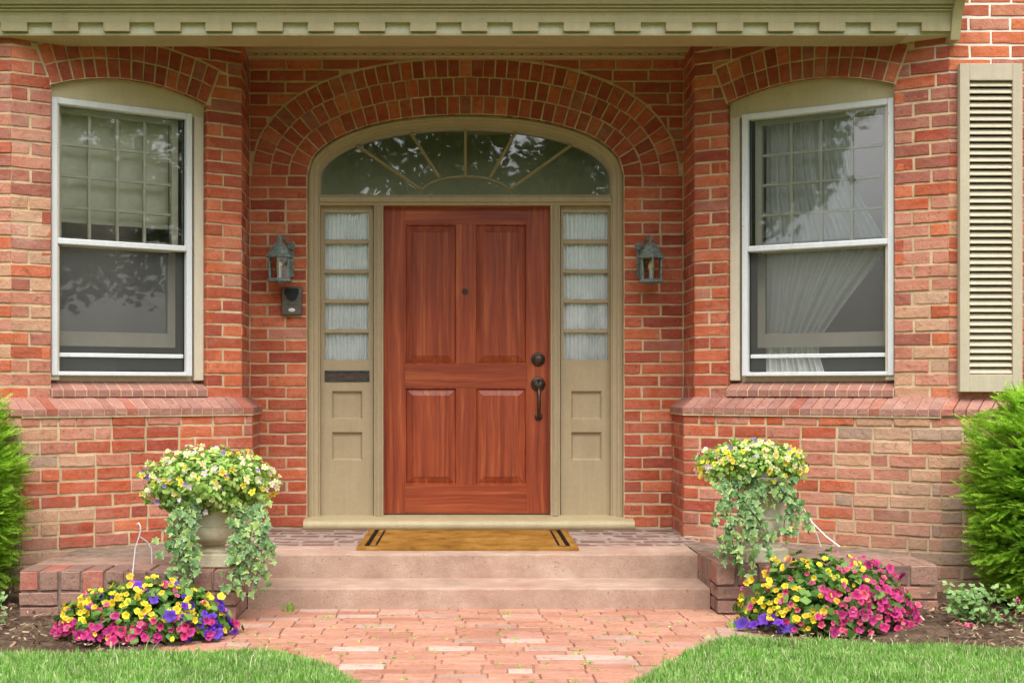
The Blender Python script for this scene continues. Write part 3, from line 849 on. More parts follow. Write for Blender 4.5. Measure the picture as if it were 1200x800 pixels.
    pkf = wpick(('brick_grey', .5), ('brick_pink', .3), ('brick_tan', .2))
    KB = -4
    lay(plinth, FR(g_ang), 0, Lg, KB, 10, pk_base, flush0=True, flush1=True, start=0, pitch=0.206, zmax=0.985, hdr=0.12)
    lay(plinth, FR(g_ret), 0, LN(g_ret), 0, 10, pk_ret, flush0=True, flush1=True, start=1, pitch=0.22, zmax=0.985, hdr=0)
    if side == 'left': lay(plinth, FR(g_front), 0.32, LN(g_front), KB, 10, pkf, flush1=True, start=1, zmax=0.985)
    else: lay(plinth, FR(g_front), 0, 0.45, KB, 10, pkf, flush0=True, start=1, zmax=0.985)
    # ledge of sloping rowlocks between plinth and wall, mitred at the corners
    def lp(P_up, P_lo, Q_up, Q_lo, n, m_name='ledge_brick'):
        for i in range(n):
            g0, g1 = (i+0.05)/n, (i+0.95)/n
            mix = lambda a, b, t: Vector((a[0]+(b[0]-a[0])*t, a[1]+(b[1]-a[1])*t))
            lo0, lo1, up0, up1 = mix(P_lo, Q_lo, g0), mix(P_lo, Q_lo, g1), mix(P_up, Q_up, g0), mix(P_up, Q_up, g1)
            j = random.uniform(-.0015,.0015)
            zu, zl, zd = 1.098+j*.5, 1.022+j, 0.988
            c_ = (lo0+lo1+up0+up1)/4
            vs_ = [(lo0.x,lo0.y,zd),(lo1.x,lo1.y,zd),(up1.x,up1.y,zd),(up0.x,up0.y,zd),
                   (lo0.x,lo0.y,zl),(lo1.x,lo1.y,zl),(up1.x,up1.y,zu),(up0.x,up0.y,zu)]
            mb = MB(); mb.v = [(a-c_.x, b-c_.y, z-1.05) for a, b, z in vs_]
            mb.f = [(0,3,2,1),(4,5,6,7),(0,1,5,4),(1,2,6,5),(2,3,7,6),(3,0,4,7)]
            mt = M['sill_brick']
            if random.random() < 0.12: mt = M['brick_plum']
            mb.build(m_name, mt, plinth, Matrix.Translation((c_.x, c_.y, 1.05)))
    def off(f, d):        # shift a face line outwards
        dx, dy = f[1][0]-f[0][0], f[1][1]-f[0][1]; L = math.hypot(dx, dy)
        return (dy/L*d, -dx/L*d)
    ea = off(g_ang, 0.012)
    a0, a1 = (g_ang[0][0]+ea[0], g_ang[0][1]+ea[1]), (g_ang[1][0]+ea[0], g_ang[1][1]+ea[1])
    inn = lambda f, t, d=-0.02: (f[0][0]+(f[1][0]-f[0][0])*t-off(f, d)[0]*-1, f[0][1]+(f[1][1]-f[0][1])*t-off(f, d)[1]*-1)
    lp(inn(f_ang,0), a0, inn(f_ang,1), a1, round(Lg/0.066))
    er = off(g_ret, 0.012)
    r0, r1 = (g_ret[0][0]+er[0], g_ret[0][1]+er[1]), (g_ret[1][0]+er[0], g_ret[1][1]+er[1])
    if side == 'left': r0 = a1
    else: r1 = a0
    lp(inn(f_ret,0), r0, inn(f_ret,1), r1, 7)
    if side == 'left': lp((f_front[0][0], f_front[0][1]+0.02), (g_front[0][0], g_front[0][1]-0.012), inn(f_ang,0), a0, 9)
    else: lp(inn(f_ang,1), a1, (f_front[1][0], f_front[1][1]+0.02), (g_front[1][0], g_front[1][1]-0.012), 11)
    lm = MB()
    for (pu, pl_, qu, ql) in ((inn(f_ang,0), a0, inn(f_ang,1), a1), (inn(f_ret,0), r0, inn(f_ret,1), r1)):
        sh = lambda lo, up: (lo[0]+(up[0]-lo[0])*0.03, lo[1]+(up[1]-lo[1])*0.03)
        L0, L1 = sh(pl_, pu), sh(ql, qu)
        lm.quad((L0[0],L0[1],0.975),(L1[0],L1[1],0.975),(L1[0],L1[1],1.0175),(L0[0],L0[1],1.0175))
        lm.quad((L0[0],L0[1],1.0175),(L1[0],L1[1],1.0175),(qu[0],qu[1],1.0935),(pu[0],pu[1],1.0935))
    lm.build('ledge_bed', M['mortar'], plinth)
    window(side, Fa, ua, ub, zb, zs, wz)
    # plain wall beyond what the picture shows
    mw = MB()
    if side == 'left': mw.quad((-6,-1.2065,-.2),(A[0]-0.27,-1.2065,-.2),(A[0]-0.27,-1.2065,4.6),(-6,-1.2065,4.6))
    else: mw.quad((A[0]+0.53,-1.2065,-.2),(7,-1.2065,-.2),(7,-1.2065,4.6),(A[0]+0.53,-1.2065,4.6))
    mw.build('outer_wall', M['far_brick'], house)

m = Mat('far_brick', 0.9, 0.2)
bt = m.n('ShaderNodeTexBrick'); bt.inputs['Scale'].default_value = 1.0
bt.inputs['Brick Width'].default_value = 0.234; bt.inputs['Row Height'].default_value = CH; bt.inputs['Mortar Size'].default_value = 0.006
bt.inputs['Color1'].default_value = lin(170,78,52); bt.inputs['Color2'].default_value = lin(186,104,80); bt.inputs['Mortar'].default_value = lin(200,176,140)
sx = m.n('ShaderNodeSeparateXYZ'); m.l(m.world(), sx.inputs[0]); cb = m.n('ShaderNodeCombineXYZ')
m.l(sx.outputs[0], cb.inputs[0]); m.l(m.math('SUBTRACT', sx.outputs[2], Z0), cb.inputs[1]); m.l(cb.outputs[0], bt.inputs['Vector'])
m.color(bt.outputs['Color']); M['far_brick'] = m.m

def window(side, F, ua, ub, zb, zs, wz):
    """storm window with white frame over a double-hung sash window, set in the brick opening"""
    def part(mb, name, mat, parent, sm=False): return mb.build(name, mat, parent, None, sm)
    def B(u0,u1,d0,d1,z0,z1,b=0.0):
        mb = MB(); mb.box(u0,u1,d0,d1,z0,z1,b); mb.xform(F); return mb
    # olive outer frame with arched head board (the window's own mesh)
    mb = MB(); TW = 0.062
    zh = 2.785; n = 16
    for i in range(n):
        a = ua+(ub-ua)*i/n; b = ua+(ub-ua)*(i+1)/n
        mb.quad((a,0.050,zh-0.02),(b,0.050,zh-0.02),(b,0.050,wz(b)+0.01),(a,0.050,wz(a)+0.01))
    mb.xform(F)
    win = part(mb, 'window', M['window_trim'], house)
    tag(win, 'left window with cream roller shade and white storm frame' if side == 'left' else 'right window with sheer curtain swept aside and white storm frame')
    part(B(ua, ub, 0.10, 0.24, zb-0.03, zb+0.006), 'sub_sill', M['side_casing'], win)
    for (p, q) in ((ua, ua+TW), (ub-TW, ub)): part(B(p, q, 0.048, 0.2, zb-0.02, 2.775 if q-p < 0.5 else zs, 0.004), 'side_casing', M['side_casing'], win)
    s0, s1 = (ua+0.012, ub-0.080) if side == 'left' else (ua+0.080, ub-0.010)
    z0, z1 = zb+0.006, zh
    fw = 0.036
    for (p, q, r_, t) in ((s0, s0+fw, z0, z1), (s1-fw, s1, z0, z1)):
        part(B(p, q, 0.032, 0.10, r_, t, 0.004), 'storm_stile', M['white_metal'], win)
    part(B(s0+fw, s1-fw, 0.034, 0.10, z1-fw, z1, 0.004), 'storm_rail', M['white_metal'], win)
    part(B(s0+fw, s1-fw, 0.034, 0.10, z0, z0+0.024, 0.004), 'storm_rail', M['white_metal'], win)
    part(B(s0+fw, s1-fw, 0.030, 0.10, 1.955, 1.99, 0.005), 'storm_rail', M['white_metal'], win)
    part(B(s0+fw+0.004, s1-fw-0.004, 0.072, 0.10, 1.318, 1.342, 0.003), 'storm_rail', M['white_metal'], win)
    # dark gasket lines
    for q in (s0+fw, s1-fw-0.006):
        part(B(q, q+0.006, 0.07, 0.1, z0+0.03, z1-fw), 'gasket', M['black'], win)
    i0, i1 = s0+fw, s1-fw
    mb = MB(); mb.quad((i0,0.075,1.99),(i1,0.075,1.99),(i1,0.075,z1-fw),(i0,0.075,z1-fw)); mb.xform(F)
    part(mb, 'storm_pane', M['glass'], win)
    mb = MB(); mb.quad((i0,0.080,z0+0.03),(i1,0.080,z0+0.03),(i1,0.080,1.955),(i0,0.080,1.955)); mb.xform(F)
    part(mb, 'insect_screen', M['screen'], win)
    # upper sash: four panes wide, four high
    su0, su1 = i0+0.012, i1-0.012; zt, zbm = z1-0.03, 1.99
    st = 0.040
    part(B(su0, su0+st, 0.14, 0.18, zbm, zt), 'sash_stile', M['sash'], win); part(B(su1-st, su1, 0.14, 0.18, zbm, zt), 'sash_stile', M['sash'], win)
    part(B(su0+st, su1-st, 0.142, 0.18, zt-0.03, zt), 'sash_rail', M['sash'], win)
    part(B(su0+st, su1-st, 0.142, 0.18, zbm-0.035, zbm+0.012), 'sash_rail', M['sash'], win)
    g0, g1, h0, h1 = su0+st, su1-st, zbm+0.012, zt-0.03
    nc, nr = 4, 4
    us = [g0+(g1-g0)*i/nc for i in range(nc+1)]; zz = [h1-(h1-h0)*i/nr for i in range(nr+1)]
    for i in range(1, nc): part(B(us[i]-0.010, us[i]+0.010, 0.146, 0.172, h0, h1, 0.004), 'muntin', M['sash'], win)
    for i in range(1, nr): part(B(g0, g1, 0.149, 0.169, zz[i]-0.009, zz[i]+0.009, 0.004), 'muntin', M['sash'], win)
    for i in range(nc):
        for j in range(nr):
            mb = MB(); mb.quad(*[tuple(F @ Vector(p)) for p in ((us[i],0.160,zz[j+1]),(us[i+1],0.160,zz[j+1]),(us[i+1],0.160,zz[j]),(us[i],0.160,zz[j]))])
            part(mb, 'pane', M['side_glass'], win)
    # lower sash, raised a little
    zl0, zl1 = 1.385, 2.02
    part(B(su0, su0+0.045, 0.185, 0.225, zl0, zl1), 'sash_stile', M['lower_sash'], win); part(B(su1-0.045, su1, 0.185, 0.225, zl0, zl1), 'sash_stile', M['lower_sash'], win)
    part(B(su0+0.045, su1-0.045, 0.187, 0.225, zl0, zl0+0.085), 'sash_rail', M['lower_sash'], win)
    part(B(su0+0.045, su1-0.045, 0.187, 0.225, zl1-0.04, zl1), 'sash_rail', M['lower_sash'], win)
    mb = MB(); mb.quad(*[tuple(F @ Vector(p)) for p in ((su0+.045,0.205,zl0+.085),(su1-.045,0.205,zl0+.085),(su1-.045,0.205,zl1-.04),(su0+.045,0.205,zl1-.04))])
    part(mb, 'pane', M['glass'] if side == 'left' else M['side_glass'], win)
    # what hangs inside
    if side == 'left':
        mb = MB()
        nsh = 12
        for i in range(nsh):
            a = su0+(su1-su0-0.02)*i/nsh; b = su0+(su1-su0-0.02)*(i+1)/nsh
            da, db = 0.245+0.004*math.sin(i*1.3), 0.245+0.004*math.sin((i+1)*1.3)
            mb.quad((a,da,2.13),(b,db,2.13),(b,db,zt+0.05),(a,da,zt+0.05))
        mb.xform(F); part(mb, 'roller_shade', M['shade'], win)
        part(B(su0, su1-0.02, 0.238, 0.254, 2.105, 2.135, 0.004), 'shade_bar', M['shade'], win)
    else:
        for nm, prof in (('curtain', 0),):
            mb = MB(); nu, nz = 140, 44
            def edge(z):       # right edge of the swept cloth, as a share of the width
                s = (z-1.20)/(zt-1.20)
                pts = [(0.0,0.46),(0.10,0.40),(0.16,0.42),(0.30,0.62),(0.48,0.90),(0.55,0.86),(0.7,0.70),(0.85,0.64),(1.05,0.62)]
                for (a, b), (c_, d_) in zip(pts, pts[1:]):
                    if a <= s <= c_: return b+(d_-b)*(s-a)/(c_-a)
                return pts[-1][1]
            for j in range(nz+1):
                z = 1.20+(zt+0.03-1.20)*j/nz; e = edge(z)
                for i in range(nu+1):
                    t = i/nu; u = su0+0.03+(su1-su0)*t*e
                    d = 0.262+0.016*math.sin(t*62+0.6*math.sin(z*3))+0.010*math.sin(t*23+z*2.3)+0.012*t
                    mb.v.append(tuple(F @ Vector((u, d, z))))
            for j in range(nz):
                for i in range(nu):
                    a = j*(nu+1)+i; mb.f.append((a, a+1, a+nu+2, a+nu+1))
            part(mb, nm, M['sheer'], win, True)
    # room behind
    mb = MB(); mb.box(ua-0.03, ub+0.03, 0.231, 1.7, 0.9, 3.42)
    mb.f.pop(2); mb.f.pop(1)
    mb.quad((ua-.03,.231,3.42),(ub+.03,.231,3.42),(ub+.03,.42,3.42),(ua-.03,.42,3.42))  # front strip of ceiling only, the rest left open so sky brightens the room
    for (a, b, c_, d_) in ((ua-.03, ua+.02, .9, 3.42), (ub-.02, ub+.03, .9, 3.42), (ua+.02, ub-.02, .9, zb), (ua+.02, ub-.02, zs, 3.42)):
        mb.quad((a,.232,c_),(b,.232,c_),(b,.232,d_),(a,.232,d_))
    mb.xform(F); part(mb, 'room', M['room'], win)

bay('left'); bay('right')

# ---- entrance: casing, fanlight, sidelights, door
def sweep_casing():
    pts = []
    for z in (0.30, 0.8, 1.4, 2.0, ZS-0.02): pts.append(((XC-A_, z), (1, 0)))
    for t in np.linspace(0, 1, 65):
        p, n = curve_arch(t); pts.append((p, (-n[0], -n[1])))
    for z in (ZS-0.02, 2.0, 1.4, 0.8, 0.30): pts.append(((XC+A_, z), (-1, 0)))
    prof = [(0.0, 0.30), (0.0, 0.035), (0.006, 0.028), (0.016, 0.026), (0.022, 0.034), (0.026, 0.036), (0.034, 0.036), (0.042, 0.046), (0.048, 0.048), (0.066, 0.050), (0.070, 0.058), (0.076, 0.058), (0.078, 0.16)]
    mb = MB(); m_ = len(prof)
    for (p, n) in pts:
        for (o, d) in prof: mb.v.append((p[0]+n[0]*o, d, p[1]+n[1]*o))
    for i in range(len(pts)-1):
        for q in range(m_-1): mb.f.append((i*m_+q, i*m_+q+1, (i+1)*m_+q+1, (i+1)*m_+q))
    return mb
auto_smooth(sweep_casing().build('door_casing', M['trim'], house), 40)
yD = 0.09
X = lambda px: px and (px-VX)/182.0
Zp = lambda py: CAMZ-(py-VY)/182.0
def bx(name, mat, parent, px0, px1, py0, py1, d0, d1, b=0.0):
    mb = MB(); mb.box((px0-VX)*(DIST+d0)/FPX, (px1-VX)*(DIST+d0)/FPX, d0, d1, PZ(py1, d0), PZ(py0, d0), b)
    return mb.build(name, mat, parent)
FL_Z0 = Zp(226)
# transom bar and door posts
mb = MB(); mb.extrude_x([(0.20, Zp(239)), (0.20, Zp(227)), (0.055, Zp(227)), (0.050, Zp(229)), (0.042, Zp(230)), (0.042, Zp(235)), (0.055, Zp(236.5)), (0.058, Zp(239))][::-1], XC-A_+0.075, XC+A_-0.075)
mb.build('transom_bar', M['trim'], house)
for (a, b) in ((437.5, 448.5), (646, 657)):
    mb = MB(); x0, x1 = X(a), X(b)
    mb.box(x0, x1, 0.058, 0.22, 0.31, Zp(239)); mb.box(x0+0.014, x1-0.014, 0.047, 0.058, 0.31, Zp(239), 0.003); mb.box(x0+0.024, x1-0.024, 0.041, 0.047, 0.31, Zp(239), 0.002)
    mb.build('door_post', M['trim'], house)
# threshold
mb = MB()
arc = [(-0.085+0.034-0.034*math.cos(a), 0.262+0.034-0.034+0.034*math.sin(a)) for a in np.linspace(-math.pi/2, math.pi/2, 9)]
mb.extrude_x([(0.3, 0.228), (0.3, 0.318), (0.06, 0.312), (-0.02, 0.300)] + arc[::-1] + [(-0.03, 0.228)], X(357), X(742))
auto_smooth(mb.build('threshold', M['trim_sill'], house), 40)

# fanlight
fan = empty('fanlight', (0, 0, 0), house)
OFF = 0.078
def fan_out(th):       # inner edge of the casing in the direction th from the fan centre
    c, s_ = math.cos(th), math.sin(th); a, b = A_-OFF, B_-OFF+(ZS-FL_Z0); e = 2.25
    r_ = (abs(c/a)**e+abs(s_/b)**e)**(-1/e); return XC+r_*c, FL_Z0+r_*s_
def fan_hub(th):
    c, s_ = math.cos(th), math.sin(th); a, b = 0.298, 0.122
    r_ = 1/math.sqrt((c/a)**2+(s_/b)**2); return XC+r_*c, FL_Z0+r_*s_
rays = []
for (p0, p1) in (((492.5,218.7),(421,170)), ((515,205),(482.5,155)), ((545.5,204),(545.5,152)), ((574.5,205),(602.5,156)), ((598.7,218.7),(666,170))):
    rays.append(((X(p0[0]), Zp(p0[1])), (X(p1[0]), Zp(p1[1]))))
angs = [math.atan2(b[1]-FL_Z0, b[0]-XC) for a, b in rays]; angs_in = [math.atan2(a[1]-FL_Z0, a[0]-XC) for a, b in rays]
ao = [math.pi]+angs+[0.0]; ai = [math.pi]+angs_in+[0.0]
gy = 0.125
for i in range(6):
    op = [fan_out(ao[i]+(ao[i+1]-ao[i])*k/8) for k in range(9)]; ip = [fan_hub(ai[i]+(ai[i+1]-ai[i])*k/8) for k in range(9)]
    mb = MB(); tx, tz = random.uniform(-.004,.004), random.uniform(-.004,.004)
    pts = op+ip[::-1]; cx_ = sum(p[0] for p in pts)/18; cz_ = sum(p[1] for p in pts)/18
    n0 = 0
    for k in range(8):
        mb.quad(*[(p[0], gy+(p[0]-cx_)*tx+(p[1]-cz_)*tz, p[1]) for p in (ip[k], op[k], op[k+1], ip[k+1])][::-1])
    mb.build('pane', M['fan_glass'], fan)
mb = MB(); mb.poly([(p[0], gy, p[1]) for p in [fan_hub(math.pi*k/20) for k in range(21)]]); mb.build('pane', M['fan_glass'], fan)
for (a, b) in rays:
    d = Vector((b[0]-a[0], 0, b[1]-a[1])); e = Vector((b[0], gy, b[1]))+d.normalized()*0.05
    mb = MB(); L = (e-Vector((a[0], gy, a[1]))).length
    mb.box(0, L, -0.022, 0.012, -0.0095, 0.0095, 0.004)
    an = math.atan2(d.z, d.x); mb.xform(Matrix.Translation((a[0], gy, a[1])) @ Matrix.Rotation(-an, 4, 'Y'))
    mb.build('glazing_bar', M['fan_bar'], fan)
mb = MB(); mb.tube([(p[0], gy-0.008, p[1]) for p in [fan_hub(math.pi*k/28) for k in range(29)]], 0.008, 6)
auto_smooth(mb.build('hub_bar', M['fan_bar'], fan), 60)
# hall behind the entrance glass, ceiling left part open so sky light brightens it
mb = MB(); mb.box(XC-1.3, XC+1.3, 0.24, 1.9, 0.2, 3.2); mb.f.pop(2); mb.f.pop(1)
mb.quad((XC-1.3,1.25,3.2),(XC+1.3,1.25,3.2),(XC+1.3,1.9,3.2),(XC-1.3,1.9,3.2))
for (a, b, c_, d_) in ((XC-1.3, XC-A_+.05, .2, 3.2), (XC+A_-.05, XC+1.3, .2, 3.2), (XC-A_+.05, XC+A_-.05, 2.87, 3.2)): mb.quad((a,.2405,c_),(b,.2405,c_),(b,.2405,d_),(a,.2405,d_))
mb.build('hall', M['hall'], house)

# sidelights
def sidelight(side):
    s = empty('sidelight', (0,0,0), house)
    tag(s, 'left sidelight with mail slot and pleated curtain' if side == 'left' else 'right sidelight with pleated curtain and no slot')
    x0, x1 = (374.5, 437.5) if side == 'left' else (657, 719)
    g0, g1 = (380.5, 432.0) if side == 'left' else (660.5, 712.5)
    d0 = 0.105
    X0, X1, G0, G1 = PX(x0, d0), PX(x1, d0), PX(g0, d0), PX(g1, d0)
    zt, zb_ = Zp(238.5), 0.31
    rows = [(250, 281), (285.5, 316), (320, 351), (355, 386), (390, 421)]
    def b(name, a, c_, z0, z1, y0=d0, y1=d0+0.05, mat='trim', ch=0.0):
        mb = MB(); mb.box(a, c_, y0, y1, z0, z1, ch); return mb.build(name, M[mat], s)
    zg1, zg0 = PZ(249, d0), PZ(421.5, d0)
    b('stile', X0, G0, zb_, zt); b('stile', G1, X1, zb_, zt)
    b('rail', G0, G1, zg1, zt, d0+0.001)
    for i in range(4):
        za, zc_ = PZ(rows[i][1]-0.4, d0), PZ(rows[i+1][0]+0.4, d0)
        b('glazing_bar', G0, G1, zc_, za, d0-0.004, d0+0.04, ch=0.005)
    for (a, c_) in rows:
        mb = MB(); y_ = d0+0.022; t = random.uniform(-.003,.003)
        mb.quad((G0,y_+t,PZ(c_+.6,d0)),(G1,y_-t,PZ(c_+.6,d0)),(G1,y_-t*2,PZ(a-.6,d0)),(G0,y_,PZ(a-.6,d0))); mb.build('pane', M['side_glass'], s)
    # solid lower part with two sunk squares
    q0, q1 = (389, 424.5) if side == 'left' else (669.5, 705)
    Q0, Q1 = PX(q0, d0), PX(q1, d0)
    zq = [PZ(458, d0), PZ(491, d0), PZ(506, d0), PZ(539, d0)]
    b('panel_board', G0, Q0, zb_, zg0, d0+.0005); b('panel_board', Q1, G1, zb_, zg0, d0+.0005)
    b('panel_board', Q0, Q1, zq[0], zg0, d0+.001); b('panel_board', Q0, Q1, zq[2], zq[1], d0+.001); b('panel_board', Q0, Q1, zb_, zq[3], d0+.001)
    for (a, c_) in ((zq[1], zq[0]), (zq[3], zq[2])):
        mb = MB(); i = 0.011; y1 = d0+0.022
        mb.quad((Q0+i,y1,a+i),(Q1-i,y1,a+i),(Q1-i,y1,c_-i),(Q0+i,y1,c_-i))
        for (p, q, r_, t) in (((Q0,a),(Q1,a),(Q1-i,a+i),(Q0+i,a+i)), ((Q1,a),(Q1,c_),(Q1-i,c_-i),(Q1-i,a+i)), ((Q1,c_),(Q0,c_),(Q0+i,c_-i),(Q1-i,c_-i)), ((Q0,c_),(Q0,a),(Q0+i,a+i),(Q0+i,c_-i))):
            mb.quad((p[0],d0+.004,p[1]),(q[0],d0+.004,q[1]),(r_[0],y1,r_[1]),(t[0],y1,t[1]))
        mb.build('sunk_panel', M['trim'], s)
    # pleated curtain right behind the panes
    mb = MB(); nu, nz = 260, 18; ph = random.uniform(0, 6)
    W = G1-G0
    for j in range(nz+1):
        z = zg0-0.03+(zg1+0.03-zg0)*j/nz
        for i in range(nu+1):
            t = i/nu; u = G0-0.01+(W+0.02)*t
            d = d0+0.034+0.016*(1-abs(math.sin(t*44+ph+1.6*math.sin(t*7+ph)))**0.6)+0.004*math.sin(t*13+0.8*math.sin(z*4+ph))
            mb.v.append((u, d, z))
    for j in range(nz):
        for i in range(nu): a = j*(nu+1)+i; mb.f.append((a, a+1, a+nu+2, a+nu+1))
    mb.build('curtain', M['curtain'], s, smooth=True)
    if side == 'left':
        z0, z1 = PZ(447, d0), PZ(434, d0); u0, u1 = PX(380.5, d0), PX(433, d0)
        mb = MB(); f = 0.014
        mb.box(u0, u1, d0-0.008, d0+0.0, z1-f, z1, 0.003); mb.box(u0, u1, d0-0.008, d0, z0, z0+f, 0.003)
        mb.box(u0, u0+f+.006, d0-0.0085, d0, z0+f, z1-f, 0.002); mb.box(u1-f-.006, u1, d0-0.0085, d0, z0+f, z1-f, 0.002)
        slot = mb.build('mail_slot', M['slot'], s)
        mb = MB(); mb.box(u0+f, u1-f, d0-0.003, d0, z0+f, z1-f, 0.001); mb.build('mail_slot_flap', M['flap'], s)
sidelight('left'); sidelight('right')

# the door
door = empty('door', (0,0,0), house)
tag(door, 'reddish brown wooden front door with four raised panels')
dy = 0.125
DX0, DX1 = PX(448.8, dy), PX(645.8, dy); DZ0, DZ1 = 0.322, PZ(239.5, dy)
pcols = [(PX(474.5,dy), PX(535.5,dy)), (PX(557,dy), PX(617.5,dy))]
prow = [(PZ(426.5,dy), PZ(262.5,dy)), (PZ(568,dy), PZ(454,dy))]
def dbx(name, mat, x0, x1, z0, z1, y0=dy, y1=dy+0.045):
    mb = MB(); mb.box(x0, x1, y0, y1, z0, z1, 0.0015); return mb.build(name, M[mat], door)
dbx('stile', 'wood_v', DX0, pcols[0][0], DZ0, DZ1); dbx('stile', 'wood_v', pcols[1][1], DX1, DZ0, DZ1)
dbx('rail', 'wood_h', pcols[0][0], pcols[1][1], prow[0][1], DZ1, dy+.0008); dbx('rail', 'wood_h', pcols[0][0], pcols[1][1], prow[1][1], prow[0][0], dy+.0008); dbx('rail', 'wood_h', pcols[0][0], pcols[1][1], DZ0, prow[1][0], dy+.0008)
for (a, b) in prow: dbx('mullion', 'wood_v', pcols[0][1], pcols[1][0], a, b, dy+.0012)
for (x0, x1) in pcols:
    for (a, b) in prow:
        mb = MB(); y1 = dy+0.020; e1 = 0.012; e2 = 0.050; y2 = dy+0.006
        L1 = [(x0,a),(x1,a),(x1,b),(x0,b)]; L2 = [(x0+e1,a+e1),(x1-e1,a+e1),(x1-e1,b-e1),(x0+e1,b-e1)]; L3 = [(x0+e2,a+e2),(x1-e2,a+e2),(x1-e2,b-e2),(x0+e2,b-e2)]
        e0 = .005; L0 = [(x0+e0,a+e0),(x1-e0,a+e0),(x1-e0,b-e0),(x0+e0,b-e0)]
        seqs = [(L1, dy+.003), (L0, dy+.003), (L2, y1), (L3, y2)]
        e3 = 0.054; L4 = [(x0+e3,a+e3),(x1-e3,a+e3),(x1-e3,b-e3),(x0+e3,b-e3)]; seqs.append((L4, y2-0.003))
        for (pa, ya), (pb, yb) in zip(seqs, seqs[1:]):
            for k in range(4):
                k2 = (k+1) % 4; mb.quad((pa[k][0],ya,pa[k][1]),(pa[k2][0],ya,pa[k2][1]),(pb[k2][0],yb,pb[k2][1]),(pb[k][0],yb,pb[k][1]))
        mb.poly([(p[0], y2-0.003, p[1]) for p in L4]); mb.build('panel', M['wood_v'], door)
hx = PX(631, dy)
def knob(name, px, py, r_, prof=None):
    mb = MB(); mb.lathe(prof or [(r_, 0.0), (r_, -0.006), (r_*.86, -0.012), (r_*.8, -0.013), (r_*.6, -0.02), (r_*.5, -0.028), (r_*.2, -0.032), (0.001, -0.032)], 22, (PX(px, dy), dy, PZ(py, dy)), 'y')
    return auto_smooth(mb.build(name, M['bronze'], door), 40)
knob('deadbolt', 630.5, 421, 0.046); knob('latch_plate', 630.5, 450, 0.048)
mb = MB(); pts = [(hx, dy-0.012, PZ(452,dy)), (hx, dy-0.05, PZ(457,dy)), (hx, dy-0.062, PZ(463,dy)), (hx, dy-0.062, PZ(474,dy)), (hx, dy-0.05, PZ(482,dy)), (hx, dy-0.02, PZ(488,dy)), (hx, dy-0.004, PZ(490,dy))]
mb.tube(pts, [0.014,0.013,0.012,0.0125,0.012,0.013,0.014], 10)
mb.lathe([(0.026,0.0),(0.026,-0.006),(0.018,-0.012),(0.001,-0.013)], 18, (hx, dy, PZ(488,dy)), 'y')
auto_smooth(mb.build('handle', M['bronze'], door), 45)
mb = MB(); mb.box(hx-0.011, hx+0.011, dy-0.055, dy-0.01, PZ(449,dy)+0.012, PZ(449,dy)+0.022, 0.004); mb.build('thumb_latch', M['bronze'], door)
mb = MB(); mb.lathe([(0.021,0.0),(0.021,-0.005),(0.014,-0.008),(0.012,-0.004),(0.001,-0.004)], 16, (PX(545,dy), dy, PZ(341.5,dy)), 'y'); auto_smooth(mb.build('peephole', M['bronze'], door), 40)

# ---- porch cornice
YF = -1.245
xl, xr = -4.2, PX(1119, YF)
ZB = PZ(42.5, YF)
corn = empty('porch_cornice', (0,0,0), house)
def cz(py): return PZ(py, YF)
mb = MB()      # back fascia, bottom lip and beam
mb.extrude_x([(YF, cz(41.6)), (YF, cz(18)), (-1.02, cz(18)), (-1.02, ZB+0.004), (YF+0.006, ZB+0.004)][::-1], xl, xr-0.02)
mb.build('fascia', M['dentil_back'], corn)
mb = MB(); mb.extrude_x([(YF-0.012, ZB), (YF-0.012, cz(40.3)), (YF-0.004, cz(39.9)), (YF+0.02, cz(39.9)), (YF+0.02, ZB+0.002), (-1.035, ZB+0.002), (-1.035, ZB-0.0025)][::-1], xl, xr-0.26)
mb.build('beam_soffit', M['cornice'], corn)
# toothed dentil board: a continuous strip with separate teeth
pitch = 59.94
zt_, zn, zl_ = cz(19.6), cz(28.2), cz(38.3)
sp_ = YF-0.034
mb = MB(); mb.box(xl, xr, sp_, YF-0.0005, zn, zt_); mb.build('dentil_strip', M['cornice'], corn)
px = 61.2 - pitch*3
tooth = None
while px < 1110:
    x0, x1 = PX(px, YF-0.03), PX(px+30.4, YF-0.03)
    if px > 1075: x1 = xr
    mb = MB(); mb.box(0, x1-x0, 0, 0.032, 0, zn-zl_-0.0005)
    mb.build('dentil', M['cornice'], corn, Matrix.Translation((x0, sp_+0.0006, zl_)))
    px += pitch
# crown mouldings above
ys_ = YF-0.03
prof = [(YF+0.02, cz(19.8)), (sp_-0.002, cz(19.8)), (sp_-0.004, cz(16.4)), (sp_-0.022, cz(15.8)), (sp_-0.022, cz(14.6)), (sp_-0.012, cz(14.0)), (sp_-0.014, cz(12.9)), (sp_-0.032, cz(12.4)), (sp_-0.032, cz(11.4)), (sp_-0.022, cz(10.8)), (sp_-0.024, cz(9.6)), (sp_-0.042, cz(9.0)), (sp_-0.042, cz(8.6))]
for a in np.linspace(0, math.pi/2, 8)[1:]: prof.append((sp_-0.042-0.10*(1-math.cos(a)), cz(8.6)+0.085*math.sin(a)))
prof += [(sp_-0.19, cz(8.6)+0.09), (sp_-0.19, cz(8.6)+0.13), (sp_-0.26, cz(8.6)+0.19), (sp_-0.26, cz(8.6)+0.23), (-0.4, cz(8.6)+0.26), (-0.4, cz(8.6)+0.2), (YF+0.02, cz(8.6)+0.15)]
mb = MB(); mb.extrude_x(prof[::-1], xl, xr); auto_smooth(mb.build('crown_moulding', M['cornice'], corn), 30)
